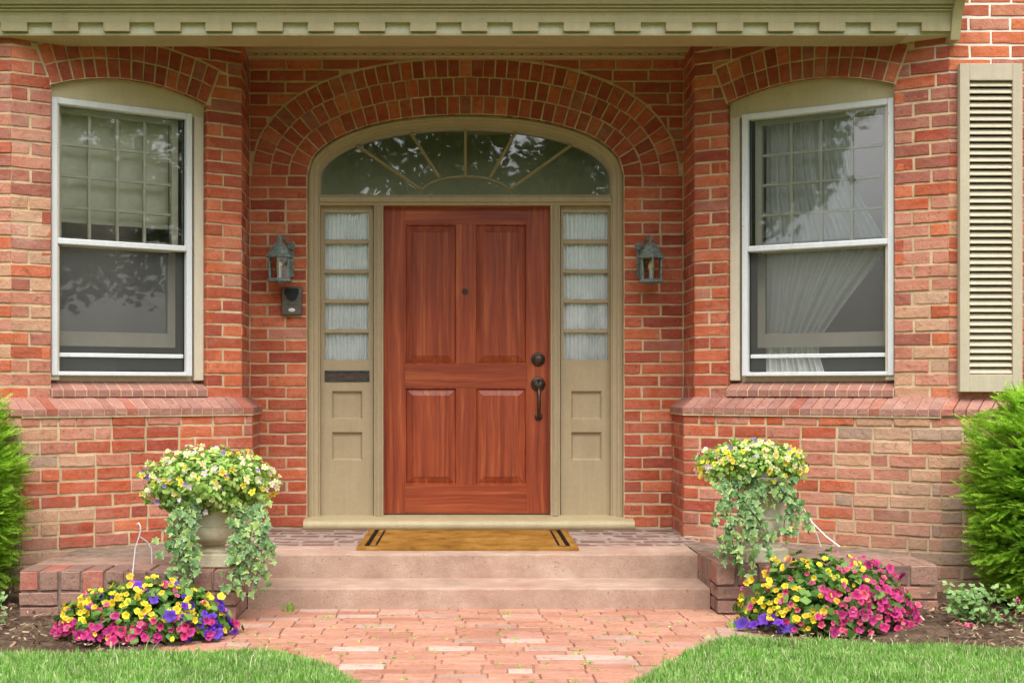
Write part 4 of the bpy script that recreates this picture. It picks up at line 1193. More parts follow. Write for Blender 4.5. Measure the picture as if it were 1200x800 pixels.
# end bracket at the right
mb = MB(); x0, x1 = PX(1116, -1.3), PX(1127, -1.3)
zb2 = PZ(46.5, -1.28)
pr = [(-1.2, zb2), (-1.275, zb2), (-1.285, zb2+0.03), (-1.295, zb2+0.09), (-1.32, zb2+0.15), (-1.365, zb2+0.20), (-1.43, zb2+0.24), (-1.48, zb2+0.25), (-1.52, zb2+0.33), (-1.52, zb2+0.37), (-1.2, zb2+0.42)]
mb.extrude_x(pr[::-1], x0, x1); auto_smooth(mb.build('end_bracket', M['cornice'], corn), 40)
# porch ceiling with its vent strip
mb = MB(); mb.box(-4.2, xr-0.02, -1.03, 0.02, ZC+0.02, ZC+0.06); mb.build('porch_ceiling', M['cornice'], corn)
mb = MB(); mb.extrude_x([(0.0, ZC-0.004), (-0.05, ZC-0.002), (-0.06, ZC+0.008), (-0.16, ZC+0.010), (-0.165, ZC+0.02), (0.0, ZC+0.02)], LX-0.05, RX+0.05); mb.build('vent_strip', M['cornice'], corn)
mb = MB()
for i in range(44):
    x = LX+0.06+i*0.0625
    mb.lathe([(0.009, 0.0), (0.009, 0.004)], 8, (x, -0.11, ZC+0.0045))
mb.build('vent_holes', M['black'], corn)
# unseen roof slab, put in to block sky light
mb = MB(); mb.box(-4.2, xr, -1.02, -0.3, 3.60, 3.66); mb.build('unseen_roof_slab', M['cornice'], corn)
# caps over the bays, cut short so sky light reaches the rooms
mb = MB()
mb.prism([(-2.484,-1.19),(-1.335,-0.43),(-4,-0.43),(-4,-1.19)], 3.44, 3.45); mb.prism([(2.697,-1.19),(4.5,-1.19),(4.5,-0.43),(1.425,-0.43)], 3.44, 3.45)
mb.build('bay_cap', M['mortar'], house)

# ---- louvred shutter on the outer right wall
sh = empty('shutter', (0,0,0), house)
ysh = -1.262
x0, x1 = PX(1125, ysh), PX(1198.5, ysh); z1, z0 = PZ(74.5, ysh), PZ(459, ysh)
l0, l1 = PX(1136.5, ysh), PX(1187, ysh); zt2, zb2 = PZ(94, ysh), PZ(438.5, ysh)
for (a, b) in ((x0, l0), (l1, x1)):
    mb = MB(); mb.box(a, b, ysh, ysh+0.04, z0, z1, 0.002); mb.build('stile', M['shutter'], sh)
for (a, b) in ((z0, zb2), (zt2, z1)):
    mb = MB(); mb.box(l0, l1, ysh+0.001, ysh+0.039, a, b, 0.002); mb.build('rail', M['shutter'], sh)
ns = 43; pt = (zt2-zb2)/ns
mb = MB(); n0 = 0
mb.box(0, l1-l0, -0.004, 0.004, -pt*0.5, pt*0.5, 0.0015)
sl = mb.mesh('slat', M['shutter'])
for i in range(ns):
    link('slat', sl, sh, Matrix.Translation((l0, ysh+0.02, zb2+pt*(i+0.5))) @ Matrix.Rotation(R(-38)+random.uniform(-.03,.03), 4, 'X'))
mb = MB(); mb.quad((l0,ysh+0.052,zb2),(l1,ysh+0.052,zb2),(l1,ysh+0.052,zt2),(l0,ysh+0.052,zt2)); mb.build('gap_shade_sheet', M['black'], sh)  # black sheet added to stand in for the shade between the slats

# ------------------------------------------------------------------ low wing walls beside the steps
def wing(name, xa, xb, yf, zt, inner, label):
    mb = MB()
    t = 0.011
    mb.box(xa+t, xb-t, yf+t, -0.75, -0.12, zt-0.012)
    w_ = tag(mb.build(name, M['mortar_dark']), label, 'low wall', 'low brick walls beside the steps')
    pk = wpick(('wing_brick', .92), ('brick_plum', .08))
    def course(F, L, z0, z1, bw, depth=0.09, dep=0.0):
        u = 0
        while u < L-0.02:
            b = min(L, u+bw+random.uniform(-.01,.01))
            if L-b < 0.05: b = L
            rect_brick(w_, F, u+(0 if u == 0 else .005), b-(0 if b == L else .005), z0+.005, z1-.005, pk(), depth, proud=0.004, wear=0.003); u = b
    Ff = frame((xa, yf), (1, 0)); L = xb-xa
    zc = [-0.06, 0.005, 0.075, 0.145, zt]
    for i in range(3): course(Ff, L, zc[i], zc[i+1], 0.21 if i % 2 else 0.19)
    course(Ff, L, zc[3], zt, 0.105, 0.2)
    if inner == 'right': Fs = frame((xb, yf), (0, 1)); Ls = -1.32-yf
    else: Fs = frame((xa, -1.3), (0, -1)); Ls = -1.3-yf
    for i in range(3): course(Fs, Ls, zc[i], zc[i+1], 0.2 if i % 2 else 0.1)
    course(Fs, Ls, zc[3], zt, 0.07)
    if inner == 'left':
        Fo = frame((xb, yf), (0, 1))
        for i in range(3): course(Fo, 0.5, zc[i], zc[i+1], 0.2)
        course(Fo, 0.5, zc[3], zt, 0.1)
    # brick coping lying along the front edge
    u = xa
    while u < xb-0.03:
        b = min(u+0.105+random.uniform(-.006,.006), xb)
        o = rect_brick(w_, Matrix.Identity(4), u+.004, b-.004, yf+0.012, yf+0.21, pk(), 0.06, name='coping_brick')
        o.matrix_basis = Matrix.Translation(((u+b)/2, yf+0.112, zt+0.002+random.uniform(-.003,.003))) @ FLOOR
        u = b
    # cement bed behind the coping
    n = 26; mb = MB(); rows = 8
    for j in range(rows+1):
        yy = yf+0.205+(-0.6-yf-0.205)*j/rows
        for i in range(n+1):
            xx = xa+0.001+(xb-xa-0.002)*i/n
            mb.v.append((xx, yy, zt-0.003-0.055*min(1, max(0, (j-2)/3))+random.uniform(-.004,.004)))
    for j in range(rows):
        for i in range(n): a = j*(n+1)+i; mb.f.append((a, a+1, a+n+2, a+n+1))
    for i in (0, n):
        for j in range(rows):
            a, b = mb.v[j*(n+1)+i], mb.v[(j+1)*(n+1)+i]
            mb.quad((a[0],a[1],0.1),(b[0],b[1],0.1),b,a)
    mb.build('cement_top', M['cement'], w_)
    return w_
m = Mat('mortar_dark', 0.95, 0.1); wv = m.world()
m.color(m.ramp(m.noise(wv, 12, 5, 0.7), [(0.3, lin(96,82,72)), (0.6, lin(140,122,108)), (0.8, lin(170,154,138))])); m.bump(m.noise(wv, 90, 4, 0.7), 0.6, 0.006); M['mortar_dark'] = m.m

wing('low_wall', -2.16, -1.102, -2.05, 0.25, 'right', 'low dark brick wall left of the steps, under the left urn')
wing('low_wall', 1.29, 2.40, -1.86, 0.25, 'left', 'low dark brick wall right of the steps, under the right urn')

# ------------------------------------------------------------------ things by the door
mat_m = Mat('coir', 0.95, 0.1)
ob = mat_m.tc.outputs['Object']
n1 = mat_m.noise(ob, 260, 3, 0.8); n2 = mat_m.noise(ob, 5, 4, 0.7)
cc = mat_m.ramp(n2, [(0.3, lin(124,84,34)), (0.5, lin(160,114,50)), (0.75, lin(186,142,78))])
cc = mat_m.hsv(cc, v=mat_m.rng(n1, 0.55, 1.4))
sx = mat_m.n('ShaderNodeSeparateXYZ'); mat_m.l(ob, sx.inputs[0])
ax = mat_m.math('ABSOLUTE', sx.outputs[0], 0); ay = mat_m.math('ABSOLUTE', sx.outputs[1], 0)
HX, HY = 0.618, 0.475
dist = mat_m.math('MINIMUM', mat_m.math('SUBTRACT', HX, ax), mat_m.math('SUBTRACT', HY, ay))
dj = mat_m.math('ADD', dist, mat_m.math('MULTIPLY', mat_m.math('SUBTRACT', mat_m.noise(ob, 120, 2, 0.6), 0.5), 0.012))
def band(a, b):
    return mat_m.math('MULTIPLY', mat_m.math('GREATER_THAN', dj, a), mat_m.math('LESS_THAN', dj, b))
dx = mat_m.math('SUBTRACT', HX, ax)
sel = mat_m.math('MINIMUM', mat_m.math('ADD', band(0.042, 0.070), band(0.098, 0.112)), 1.0)
side_only = mat_m.math('LESS_THAN', dx, 0.115)
worn = mat_m.math('MULTIPLY', mat_m.rng(mat_m.noise(mat_m.mapping(ob, (2, 30, 1)), 1.0, 4, 0.7), -0.3, 0.75), 0.9)
amt = mat_m.math('MULTIPLY', sel, mat_m.math('MAXIMUM', side_only, worn))
cc = mat_m.mix(amt, cc, lin(34,28,22)); mat_m.color(cc); mat_m.bump(n1, 0.9, 0.008)
mb = MB(); nx_, ny_ = 48, 30
for j in range(ny_+1):
    for i in range(nx_+1):
        ex = 0.004 if i in (0, nx_) or j in (0, ny_) else 0
        mb.v.append((-HX+2*HX*i/nx_+random.uniform(-.002,.002), -HY+2*HY*j/ny_+random.uniform(-.002,.002), 0.02-ex*1.5+random.uniform(-.0012,.0012)))
for j in range(ny_):
    for i in range(nx_): a = j*(nx_+1)+i; mb.f.append((a, a+1, a+nx_+2, a+nx_+1))
loop = [i for i in range(nx_+1)]+[j*(nx_+1)+nx_ for j in range(1, ny_+1)]+[ny_*(nx_+1)+i for i in range(nx_-1, -1, -1)]+[j*(nx_+1) for j in range(ny_-1, 0, -1)]
b0 = len(mb.v); mb.v += [(mb.v[i][0], mb.v[i][1], 0.0) for i in loop]; L = len(loop)
for q in range(L): r2 = (q+1) % L; mb.f.append((loop[r2], loop[q], b0+q, b0+r2))
o = mb.build('doormat', mat_m.m, None, Matrix.Translation((PX(548.5,-1.19)+0.0, -0.705, 0.2395)) @ Matrix.Rotation(R(-0.4), 4, 'Z'))
nf = 9000
fx = rng.uniform(-HX, HX, nf); fy = rng.uniform(-HY, HY, nf); fa = rng.uniform(0, 6.28, nf); fl = 0.004+0.008*rng.random(nf)
V = np.zeros((nf*3, 3), np.float32)
V[0::3] = np.c_[fx-np.sin(fa)*.0012, fy+np.cos(fa)*.0012, np.full(nf, .017)]; V[1::3] = np.c_[fx+np.sin(fa)*.0012, fy-np.cos(fa)*.0012, np.full(nf, .017)]
V[2::3] = np.c_[fx+np.cos(fa)*fl, fy+np.sin(fa)*fl, .019+fl*0.7]
link('coir_fibres', np_mesh('coir_fibres', V, np.arange(nf*3).reshape(nf,3), mat_m.m), o)['kind'] = 'stuff'
tag(o, 'golden coir doormat with dark border stripes before the door', 'doormat')

def lantern(px, py_top, py_bot, flip, label):
    y0 = -0.135
    cx_ = PX(px, y0); z1 = PZ(py_top, y0); z0 = PZ(py_bot, y0); H = z1-z0
    t = tag(empty('wall_lantern', (cx_, y0, z0)), label, 'lantern', 'verdigris wall lanterns beside the door')
    s = H/0.30
    def mk(): return MB()
    rot = R(30)
    mb = mk(); mb.lathe([(0.076*s,0.0),(0.084*s,0.004*s),(0.084*s,0.012*s),(0.072*s,0.020*s),(0.06*s,0.024*s),(0.001,0.024*s)], 6, rot=rot); mb.lathe([(0.001,-0.014*s),(0.02*s,-0.01*s),(0.03*s,0.001)], 12); mb.build('base', M['lantern'], t)
    rb, rt = 0.066*s, 0.070*s; zb_, zt_ = 0.022*s, 0.155*s
    for k in range(6):
        a = rot+k*math.pi/3
        mb = mk(); mb.tube([(rb*math.cos(a), rb*math.sin(a), zb_), (rt*math.cos(a), rt*math.sin(a), zt_)], 0.0065*s, 6); mb.build('post', M['lantern'], t)
        a2 = a+math.pi/3; r_ = 0.97
        mb = mk(); mb.quad(*[(q*r_*math.cos(b), q*r_*math.sin(b), z) for q, b, z in ((rb,a,zb_),(rb,a2,zb_),(rt,a2,zt_),(rt,a,zt_))]); mb.build('pane', M['lamp_glass'], t)
    mb = mk(); mb.lathe([(0.070*s,0.150*s),(0.090*s,0.154*s),(0.092*s,0.164*s),(0.080*s,0.172*s),(0.068*s,0.19*s),(0.055*s,0.215*s),(0.038*s,0.235*s),(0.022*s,0.248*s),(0.014*s,0.255*s),(0.012*s,0.262*s),(0.018*s,0.268*s),(0.018*s,0.274*s),(0.008*s,0.282*s),(0.006*s,0.292*s),(0.001,0.30*s)], 6, rot=rot)
    mb.build('roof', M['lantern'], t)
    mb = mk(); mb.lathe([(0.012*s,0.024*s),(0.012*s,0.075*s),(0.014*s,0.08*s)], 10); mb.build('socket', M['button'], t)
    mb = mk(); mb.lathe([(0.012*s,0.078*s),(0.020*s,0.095*s),(0.021*s,0.105*s),(0.014*s,0.125*s),(0.004*s,0.143*s),(0.001,0.146*s)], 12); auto_smooth(mb.build('bulb', M['bulb'], t), 60)
    # scrolled arm and back plate fixed to the wall, a little to one side of the body
    bxo = 0.045*s*flip
    mb = mk()
    pts = [(bxo, -y0-0.012, 0.06*s), (bxo, -y0-0.03, 0.10*s), (bxo, -y0-0.035, 0.19*s), (bxo*0.9, -y0-0.045, 0.245*s), (bxo*0.6, -y0-0.085, 0.275*s), (bxo*0.2, -y0-0.12, 0.28*s), (0, 0, 0.272*s)]
    mb.tube(pts, 0.009*s, 8); auto_smooth(mb.build('arm', M['lantern'], t), 60)
    mb = mk(); mb.box(bxo-0.03*s, bxo+0.03*s, -y0-0.014, -y0-0.002, 0.04*s, 0.235*s, 0.005); mb.build('back_plate', M['lantern'], t)
    # leaf shaped scroll at the shoulder
    mb = mk()
    sc = [(bxo+0.02*flip*s+0.026*s*math.cos(a)*(1-k/26), -y0-0.05, 0.235*s+0.026*s*math.sin(a)*(1-k/26)) for k, a in enumerate(np.linspace(0, 3.6*math.pi, 22))]
    mb.tube(sc, 0.006*s, 6); auto_smooth(mb.build('scroll', M['lantern'], t), 60)
lantern(327.5, 274.5, 330.5, 1, 'grey-green metal wall lantern left of the door, above the grey box')
lantern(763, 275.5, 331.5, -1, 'grey-green metal wall lantern right of the door')

ib = tag(empty('intercom_box', (PX(342, -0.03), -0.004, PZ(369, -0.03))), 'dark grey box with pale oval button, on bricks below the left lantern', 'intercom')
W_, H_ = 24/182.0, 33/182.0
mb = MB(); mb.box(-W_/2, W_/2, -0.032, 0.0, 0, H_, 0.006); mb.build('housing', M['plastic'], ib)
mb = MB(); mb.box(-W_*.34, W_*.34, -0.0365, -0.03, H_*.70, H_*.93, 0.004); mb.lathe([(W_*.30, -0.030), (W_*.30, -0.0362), (0.001, -0.0362)], 18, (0, 0, H_*.70), 'y'); mb.build('speaker_grille', M['black'], ib)
mb = MB(); mb.box(-W_*.40, W_*.40, -0.0345, -0.03, H_*.34, H_*.44, 0.002); mb.build('ridge', M['plastic'], ib)
mb = MB(); mb.lathe([(0.022, -0.030), (0.022, -0.035), (0.016, -0.038), (0.001, -0.039)], 20, (0,0,0), 'y')
mb.v = [(a, b, c_*0.55+H_*.17) for a, b, c_ in mb.v]; auto_smooth(mb.build('button', M['button'], ib), 60)

# ------------------------------------------------------------------ urns and planting
def urn(x, y, z, h, label, rad=1.0):
    t = tag(empty('garden_urn', (x, y, z)), label, 'urn', 'stone urns on the low walls')
    s = h/0.42
    mb = MB(); b = 0.105*s*rad
    mb.box(-b, b, -b, b, 0, 0.07*s, 0.006); mb.build('plinth', M['stone'], t)
    mb = MB()
    pr = [(0.092,0.07),(0.094,0.082),(0.080,0.092),(0.062,0.10),(0.058,0.108),(0.075,0.118),(0.105,0.130),(0.124,0.150),(0.131,0.172),(0.130,0.192),(0.122,0.208),(0.124,0.212),(0.124,0.22),(0.114,0.224),(0.106,0.25),(0.108,0.29),(0.122,0.335),(0.150,0.375),(0.178,0.398),(0.186,0.402),(0.188,0.415),(0.180,0.42),(0.165,0.415),(0.13,0.38),(0.001,0.37)]
    mb.lathe([(r_*s*rad, zz*s) for r_, zz in pr], 40)
    auto_smooth(mb.build('bowl', M['stone'], t), 40)
    return t

def leafy_cloud(n, centre, radii, size, sampler=None, up=0.3, shell=0.55, zcut=-1.0):
    """n small folded leaves spread through an uneven ellipsoid -> verts, quads"""
    V = np.zeros((n*4, 3), np.float32)
    u = rng.normal(size=(n, 3)); u /= np.linalg.norm(u, axis=1)[:, None]
    u[:, 2] = np.where(u[:, 2] < zcut, -u[:, 2], u[:, 2])
    r = shell+(1-shell)*rng.random(n)**0.7
    lump = 1+0.12*np.sin(u[:,0]*7+1.3)*np.sin(u[:,2]*6+u[:,1]*5)+0.08*np.sin(u[:,0]*15+u[:,2]*13)
    p = u*(r*lump)[:, None]*np.array(radii)+np.array(centre)
    nrm = u*np.array([1/radii[0], 1/radii[1], 1/radii[2]]); nrm /= np.linalg.norm(nrm, axis=1)[:, None]
    nrm = nrm+rng.normal(scale=0.55, size=(n, 3)); nrm[:, 2] += up; nrm /= np.linalg.norm(nrm, axis=1)[:, None]
    a = np.cross(nrm, rng.normal(size=(n, 3))); a /= np.linalg.norm(a, axis=1)[:, None]; b = np.cross(nrm, a)
    sz = size*(0.6+0.8*rng.random(n))
    L = (a*sz[:, None]); Wd = b*(sz*0.42)[:, None]; fold = nrm*(sz*0.12)[:, None]
    V[0::4] = p-L*0.5; V[1::4] = p+Wd-fold*0.2+L*0.05; V[2::4] = p+L*0.55-fold; V[3::4] = p-Wd-fold*0.2+L*0.05
    return V, np.arange(n*4).reshape(n, 4)

def flower_mesh(name, mat, r_, lobes=5, cup=0.35, notch=0.82):
    mb = MB(); n = lobes*4
    mb.v.append((0, 0, -r_*cup))
    for k in range(n):
        a = 2*math.pi*k/n; ph = (k % 4)/4
        rr = r_*(notch if k % 4 == 0 else (1.0 if k % 4 == 2 else 0.97))*(1+random.uniform(-.12,.1))
        mb.v.append((rr*math.cos(a), rr*math.sin(a), r_*random.uniform(-.22,.25)))
    for k in range(n):
        mb.v.append((r_*0.45*math.cos(2*math.pi*k/n), r_*0.45*math.sin(2*math.pi*k/n), -r_*0.06))
    for k in range(n):
        k2 = (k+1) % n
        mb.f.append((1+k, 1+k2, 1+n+k2, 1+n+k)); mb.f.append((0, 1+n+k, 1+n+k2))
    return mb.mesh(name, mat, True)
def pansy_mesh(name, mat, r_):
    mb = MB()
    for (a0, rr, wd, zo) in ((90-38,0.95,0.62,0.0),(90+38,0.95,0.62,-0.04),(180+8,0.88,0.52,0.08),(-8,0.88,0.52,0.06),(270,1.0,0.72,0.12)):
        a = R(a0); ca, sa = math.cos(a), math.sin(a); n0 = len(mb.v)
        pts = [(0,0),(0.35,wd*0.62),(0.72,wd*0.78),(1.0,wd*0.35),(1.03,0),(1.0,-wd*0.35),(0.72,-wd*0.78),(0.35,-wd*0.62)]
        for (q, w2) in pts:
            x = r_*rr*(q*ca-w2*0.72*sa); y_ = r_*rr*(q*sa+w2*0.72*ca)
            mb.v.append((x, y_, r_*(zo+0.16*q*q+random.uniform(-.05,.05))))
        mb.f.append(tuple(n0+i for i in range(8)))
    return mb.mesh(name, mat, True)
def place_flower(me, parent, pos, nrm, name='flower', sc=1.0, roll=None):
    q = Vector(nrm).to_track_quat('Z', 'Y').to_matrix().to_4x4()
    Mx = Matrix.Translation(pos) @ q @ Matrix.Rotation(random.uniform(0, 6.28) if roll is None else roll, 4, 'Z') @ Matrix.Diagonal((sc*random.uniform(.72,1.1), sc*random.uniform(.72,1.1), sc*random.uniform(.5,1.6), 1))
    return link(name, me, parent, Mx)

PAN = [pansy_mesh('pansy_flower', M[k], 0.0185) for k in ('pan_yellow','pan_cream','pan_lilac','pan_violet')]
def pansies(x, y, z, rx, ry, rz, nflow, nleaf, label, weights):
    t = tag(empty('pansy_plant', (x, y, z)), label, 'pansies', 'pansies in the urns')
    V, Fq = leafy_cloud(nleaf, (0,0,0), (rx, ry, rz), 0.027, up=0.25, shell=0.55)
    link('foliage', np_mesh('foliage', V, Fq, M['pansy_leaf']), t)
    mb = MB()
    for k in range(30):
        a = random.uniform(0, 6.28); rr = random.uniform(0.5, 0.95)
        mb.tube([(0.03*math.cos(a), 0.03*math.sin(a), -rz*0.7), (rx*rr*.6*math.cos(a), ry*rr*.6*math.sin(a), 0), (rx*rr*math.cos(a), ry*rr*math.sin(a), rz*random.uniform(-.2,.6))], 0.003, 5)
    mb.build('stems', M['stem'], t)
    for i in range(nflow):
        while True:
            d = Vector((random.gauss(0,1), random.gauss(-0.55,0.8), random.gauss(0.35,0.75)))
            d.normalize()
            if d.y < 0.35 and d.z > -0.75: break
        p = Vector((d.x*rx, d.y*ry, d.z*rz))*random.uniform(0.96, 1.12)
        nn = Vector((d.x*0.7+random.gauss(0,.3), d.y-0.5+random.gauss(0,.25), d.z*0.8+0.25+random.gauss(0,.3)))
        place_flower(random.choices(PAN, weights)[0], t, p, nn, sc=random.uniform(0.7, 1.2))
    return t

IV = []
def ivy_mesh(s, i):
    pts = [(0,-0.30),(0.30,-0.46),(0.36,-0.22),(0.62,-0.02),(0.34,0.12),(0.26,0.36),(0,0.70),(-0.26,0.36),(-0.34,0.12),(-0.62,-0.02),(-0.36,-0.22),(-0.30,-0.46)]
    random.seed(100+i)
    mb = MB(); mb.v.append((0,0,0.0))
    for (a, b) in pts: mb.v.append((a*s*random.uniform(.88,1.1), b*s*random.uniform(.88,1.1), -abs(a)*s*0.28+random.uniform(-.04,.06)*s))
    for k in range(12): mb.f.append((0, 1+k, 1+(k+1) % 12))
    return mb.mesh('ivy_leaf', M['ivy'], False)
IV = [ivy_mesh(0.034, i) for i in range(5)]
def ivy(strands, n, label, top):
    t = tag(empty('ivy', top), label, 'ivy', 'ivy trailing from the urns')
    T = Vector(top); mb = MB(); per = max(1, n//len(strands))
    for pts in strands:
        pts = [Vector(p)-T for p in pts]
        mb.tube(pts, 0.0028, 5)
        for i in range(per):
            s = (i+random.random())/per*(len(pts)-1); k = min(int(s), len(pts)-2); p = pts[k].lerp(pts[k+1], s-k)
            p = p+Vector((random.gauss(0,.017), random.gauss(-.014,.016), random.gauss(0,.014)))
            nn = Vector((random.gauss(0,.45), -1+random.gauss(0,.3), 0.35+random.gauss(0,.35)))
            q = nn.to_track_quat('Z', 'Y').to_matrix().to_4x4()
            Mx = Matrix.Translation(p) @ q @ Matrix.Rotation(math.pi+random.gauss(0,.6), 4, 'Z') @ Matrix.Scale(random.uniform(0.65, 1.35), 4)
            link('leaf', random.choice(IV), t, Mx)
    mb.build('stems', M['stem'], t)
    return t
def strand(px0, py0, px1, py1, Y0, Y1, sway=6, n=6):
    out = []
    for i in range(n+1):
        s = i/n; out.append(P(px0+(px1-px0)*s+random.uniform(-sway, sway)*(0 < i), py0+(py1-py0)*s, Y0+(Y1-Y0)*min(1, s*2)))
    return out

UY = -1.88
lu = (PX(250, UY), UY, 0.252)
urn(*lu, 0.40, 'stone urn with pale yellow pansies on the wall left of the steps')
pansies(lu[0]-0.02, UY, 0.665, 0.325, 0.27, 0.175, 125, 5600, 'pale yellow and lilac pansies filling the left urn', (0.3, 0.42, 0.2, 0.08))
st = [strand(random.uniform(204,234), 582, random.uniform(194,232), random.uniform(640,694), UY-0.16, UY-0.24) for _ in range(9)]
ivy(st, 250, 'pale variegated ivy trailing down the left side of the left urn', P(222, 585, UY-0.16))
st = [strand(random.uniform(270,312), 590, random.uniform(268,318), random.uniform(645,702), UY-0.12, UY-0.22) for _ in range(9)]
ivy(st, 270, 'greener ivy trailing from the left urn beside the steps', P(292, 590, UY-0.12))
RY = -1.70
ru = (PX(893, RY), RY, 0.252)
urn(*ru, 0.44, 'stone urn with pansies and ivy on the wall right of the steps')
pansies(PX(880, RY), RY-0.01, 0.745, 0.275, 0.24, 0.125, 110, 4000, 'pale yellow and white pansies filling the right urn', (0.42, 0.38, 0.14, 0.06))
st = [strand(random.uniform(836,908), 560, random.uniform(836,906), random.uniform(605,684), RY-0.17, RY-0.23) for _ in range(14)]
ivy(st, 290, 'long green ivy trailing from the right urn over the low wall', P(868, 560, RY-0.15))

st = [strand(random.uniform(905,935), 560, random.uniform(900,950), random.uniform(580,640), RY-0.15, RY-0.2) for _ in range(7)]
ivy(st, 110, 'short ivy sprays on the outer side of the right urn', P(915, 560, RY-0.15))
PET = {k: flower_mesh('petunia_flower', M['pet_'+k], r_) for k, r_ in (('yellow', 0.0165), ('pink', 0.0225), ('rose', 0.0185), ('purple', 0.0275))}
def petunias(cx_, cy_, rx, ry, h, layout, label, nleaf=2600):
    t = tag(empty('petunia_clump', (cx_, cy_, 0.0)), label, 'petunias', 'mixed petunia clumps beside the steps')
    V, Fq = leafy_cloud(nleaf, (0,0,0.02), (rx, ry, h*0.93), 0.042, up=0.3, shell=0.5, zcut=0.0)
    link('foliage', np_mesh('foliage', V, Fq, M['petunia_leaf']), t)
    mb = MB()
    for k in range(24):
        a = random.uniform(0, 6.28); mb.tube([(0.3*rx*math.cos(a), 0.3*ry*math.sin(a), -0.03), (rx*.6*math.cos(a), ry*.6*math.sin(a), h*.3), (rx*.9*math.cos(a), ry*.9*math.sin(a), h*random.uniform(.2,.5))], 0.0035, 5)
    mb.build('stems', M['stem'], t)
    # layout(sx, sz): colour by place on the mound as seen from the street
    n = 0
    while n < 285:
        d = Vector((random.gauss(0,1), random.gauss(-0.5,0.8), abs(random.gauss(0.35,0.6)))); d.normalize()
        if d.y > 0.25: continue
        k = layout(d.x, d.z+0.35*d.y+0.35)
        if k is None: continue
        p = Vector((d.x*rx, d.y*ry, 0.02+d.z*h))*random.uniform(0.92, 1.12)
        if p.z < 0.025: p.z = 0.025+random.random()*0.02
        nn = Vector((d.x*0.7+random.gauss(0,.45), d.y-0.45+random.gauss(0,.35), d.z*.8+0.3+random.gauss(0,.4)))
        place_flower(PET[k], t, p, nn, sc=random.uniform(0.7, 1.25)); n += 1
    return t
def lay_left(x, s):
    r_ = random.random()
    if s > 0.62: return 'yellow' if r_ < 0.72 else ('purple' if r_ < 0.86 else 'rose')
    if x > 0.62: return 'purple' if r_ < 0.5 else ('yellow' if r_ < 0.75 else 'pink')
    if s > 0.42: return 'yellow' if r_ < 0.5 else ('purple' if r_ < 0.62 else ('pink' if r_ < 0.85 else 'rose'))
    return 'pink' if r_ < 0.62 else ('rose' if r_ < 0.92 else 'yellow')
def lay_right(x, s):
    r_ = random.random()
    if x < -0.5 and s < 0.3: return 'purple' if r_ < 0.72 else ('yellow' if r_ < 0.85 else 'pink')
    if x > 0.35: return 'pink' if r_ < 0.8 else 'rose'
    if x < -0.25 or s > 0.72: return 'yellow' if r_ < 0.78 else 'rose'
    return 'rose' if r_ < 0.5 else ('pink' if r_ < 0.92 else 'yellow')
petunias(-1.45, -2.42, 0.385, 0.25, 0.235, lay_left, 'low clump of yellow, magenta and purple petunias left of the path')
petunias(1.735, -2.22, 0.40, 0.27, 0.345, lay_right, 'taller clump of yellow, pink and purple petunias right of the path')

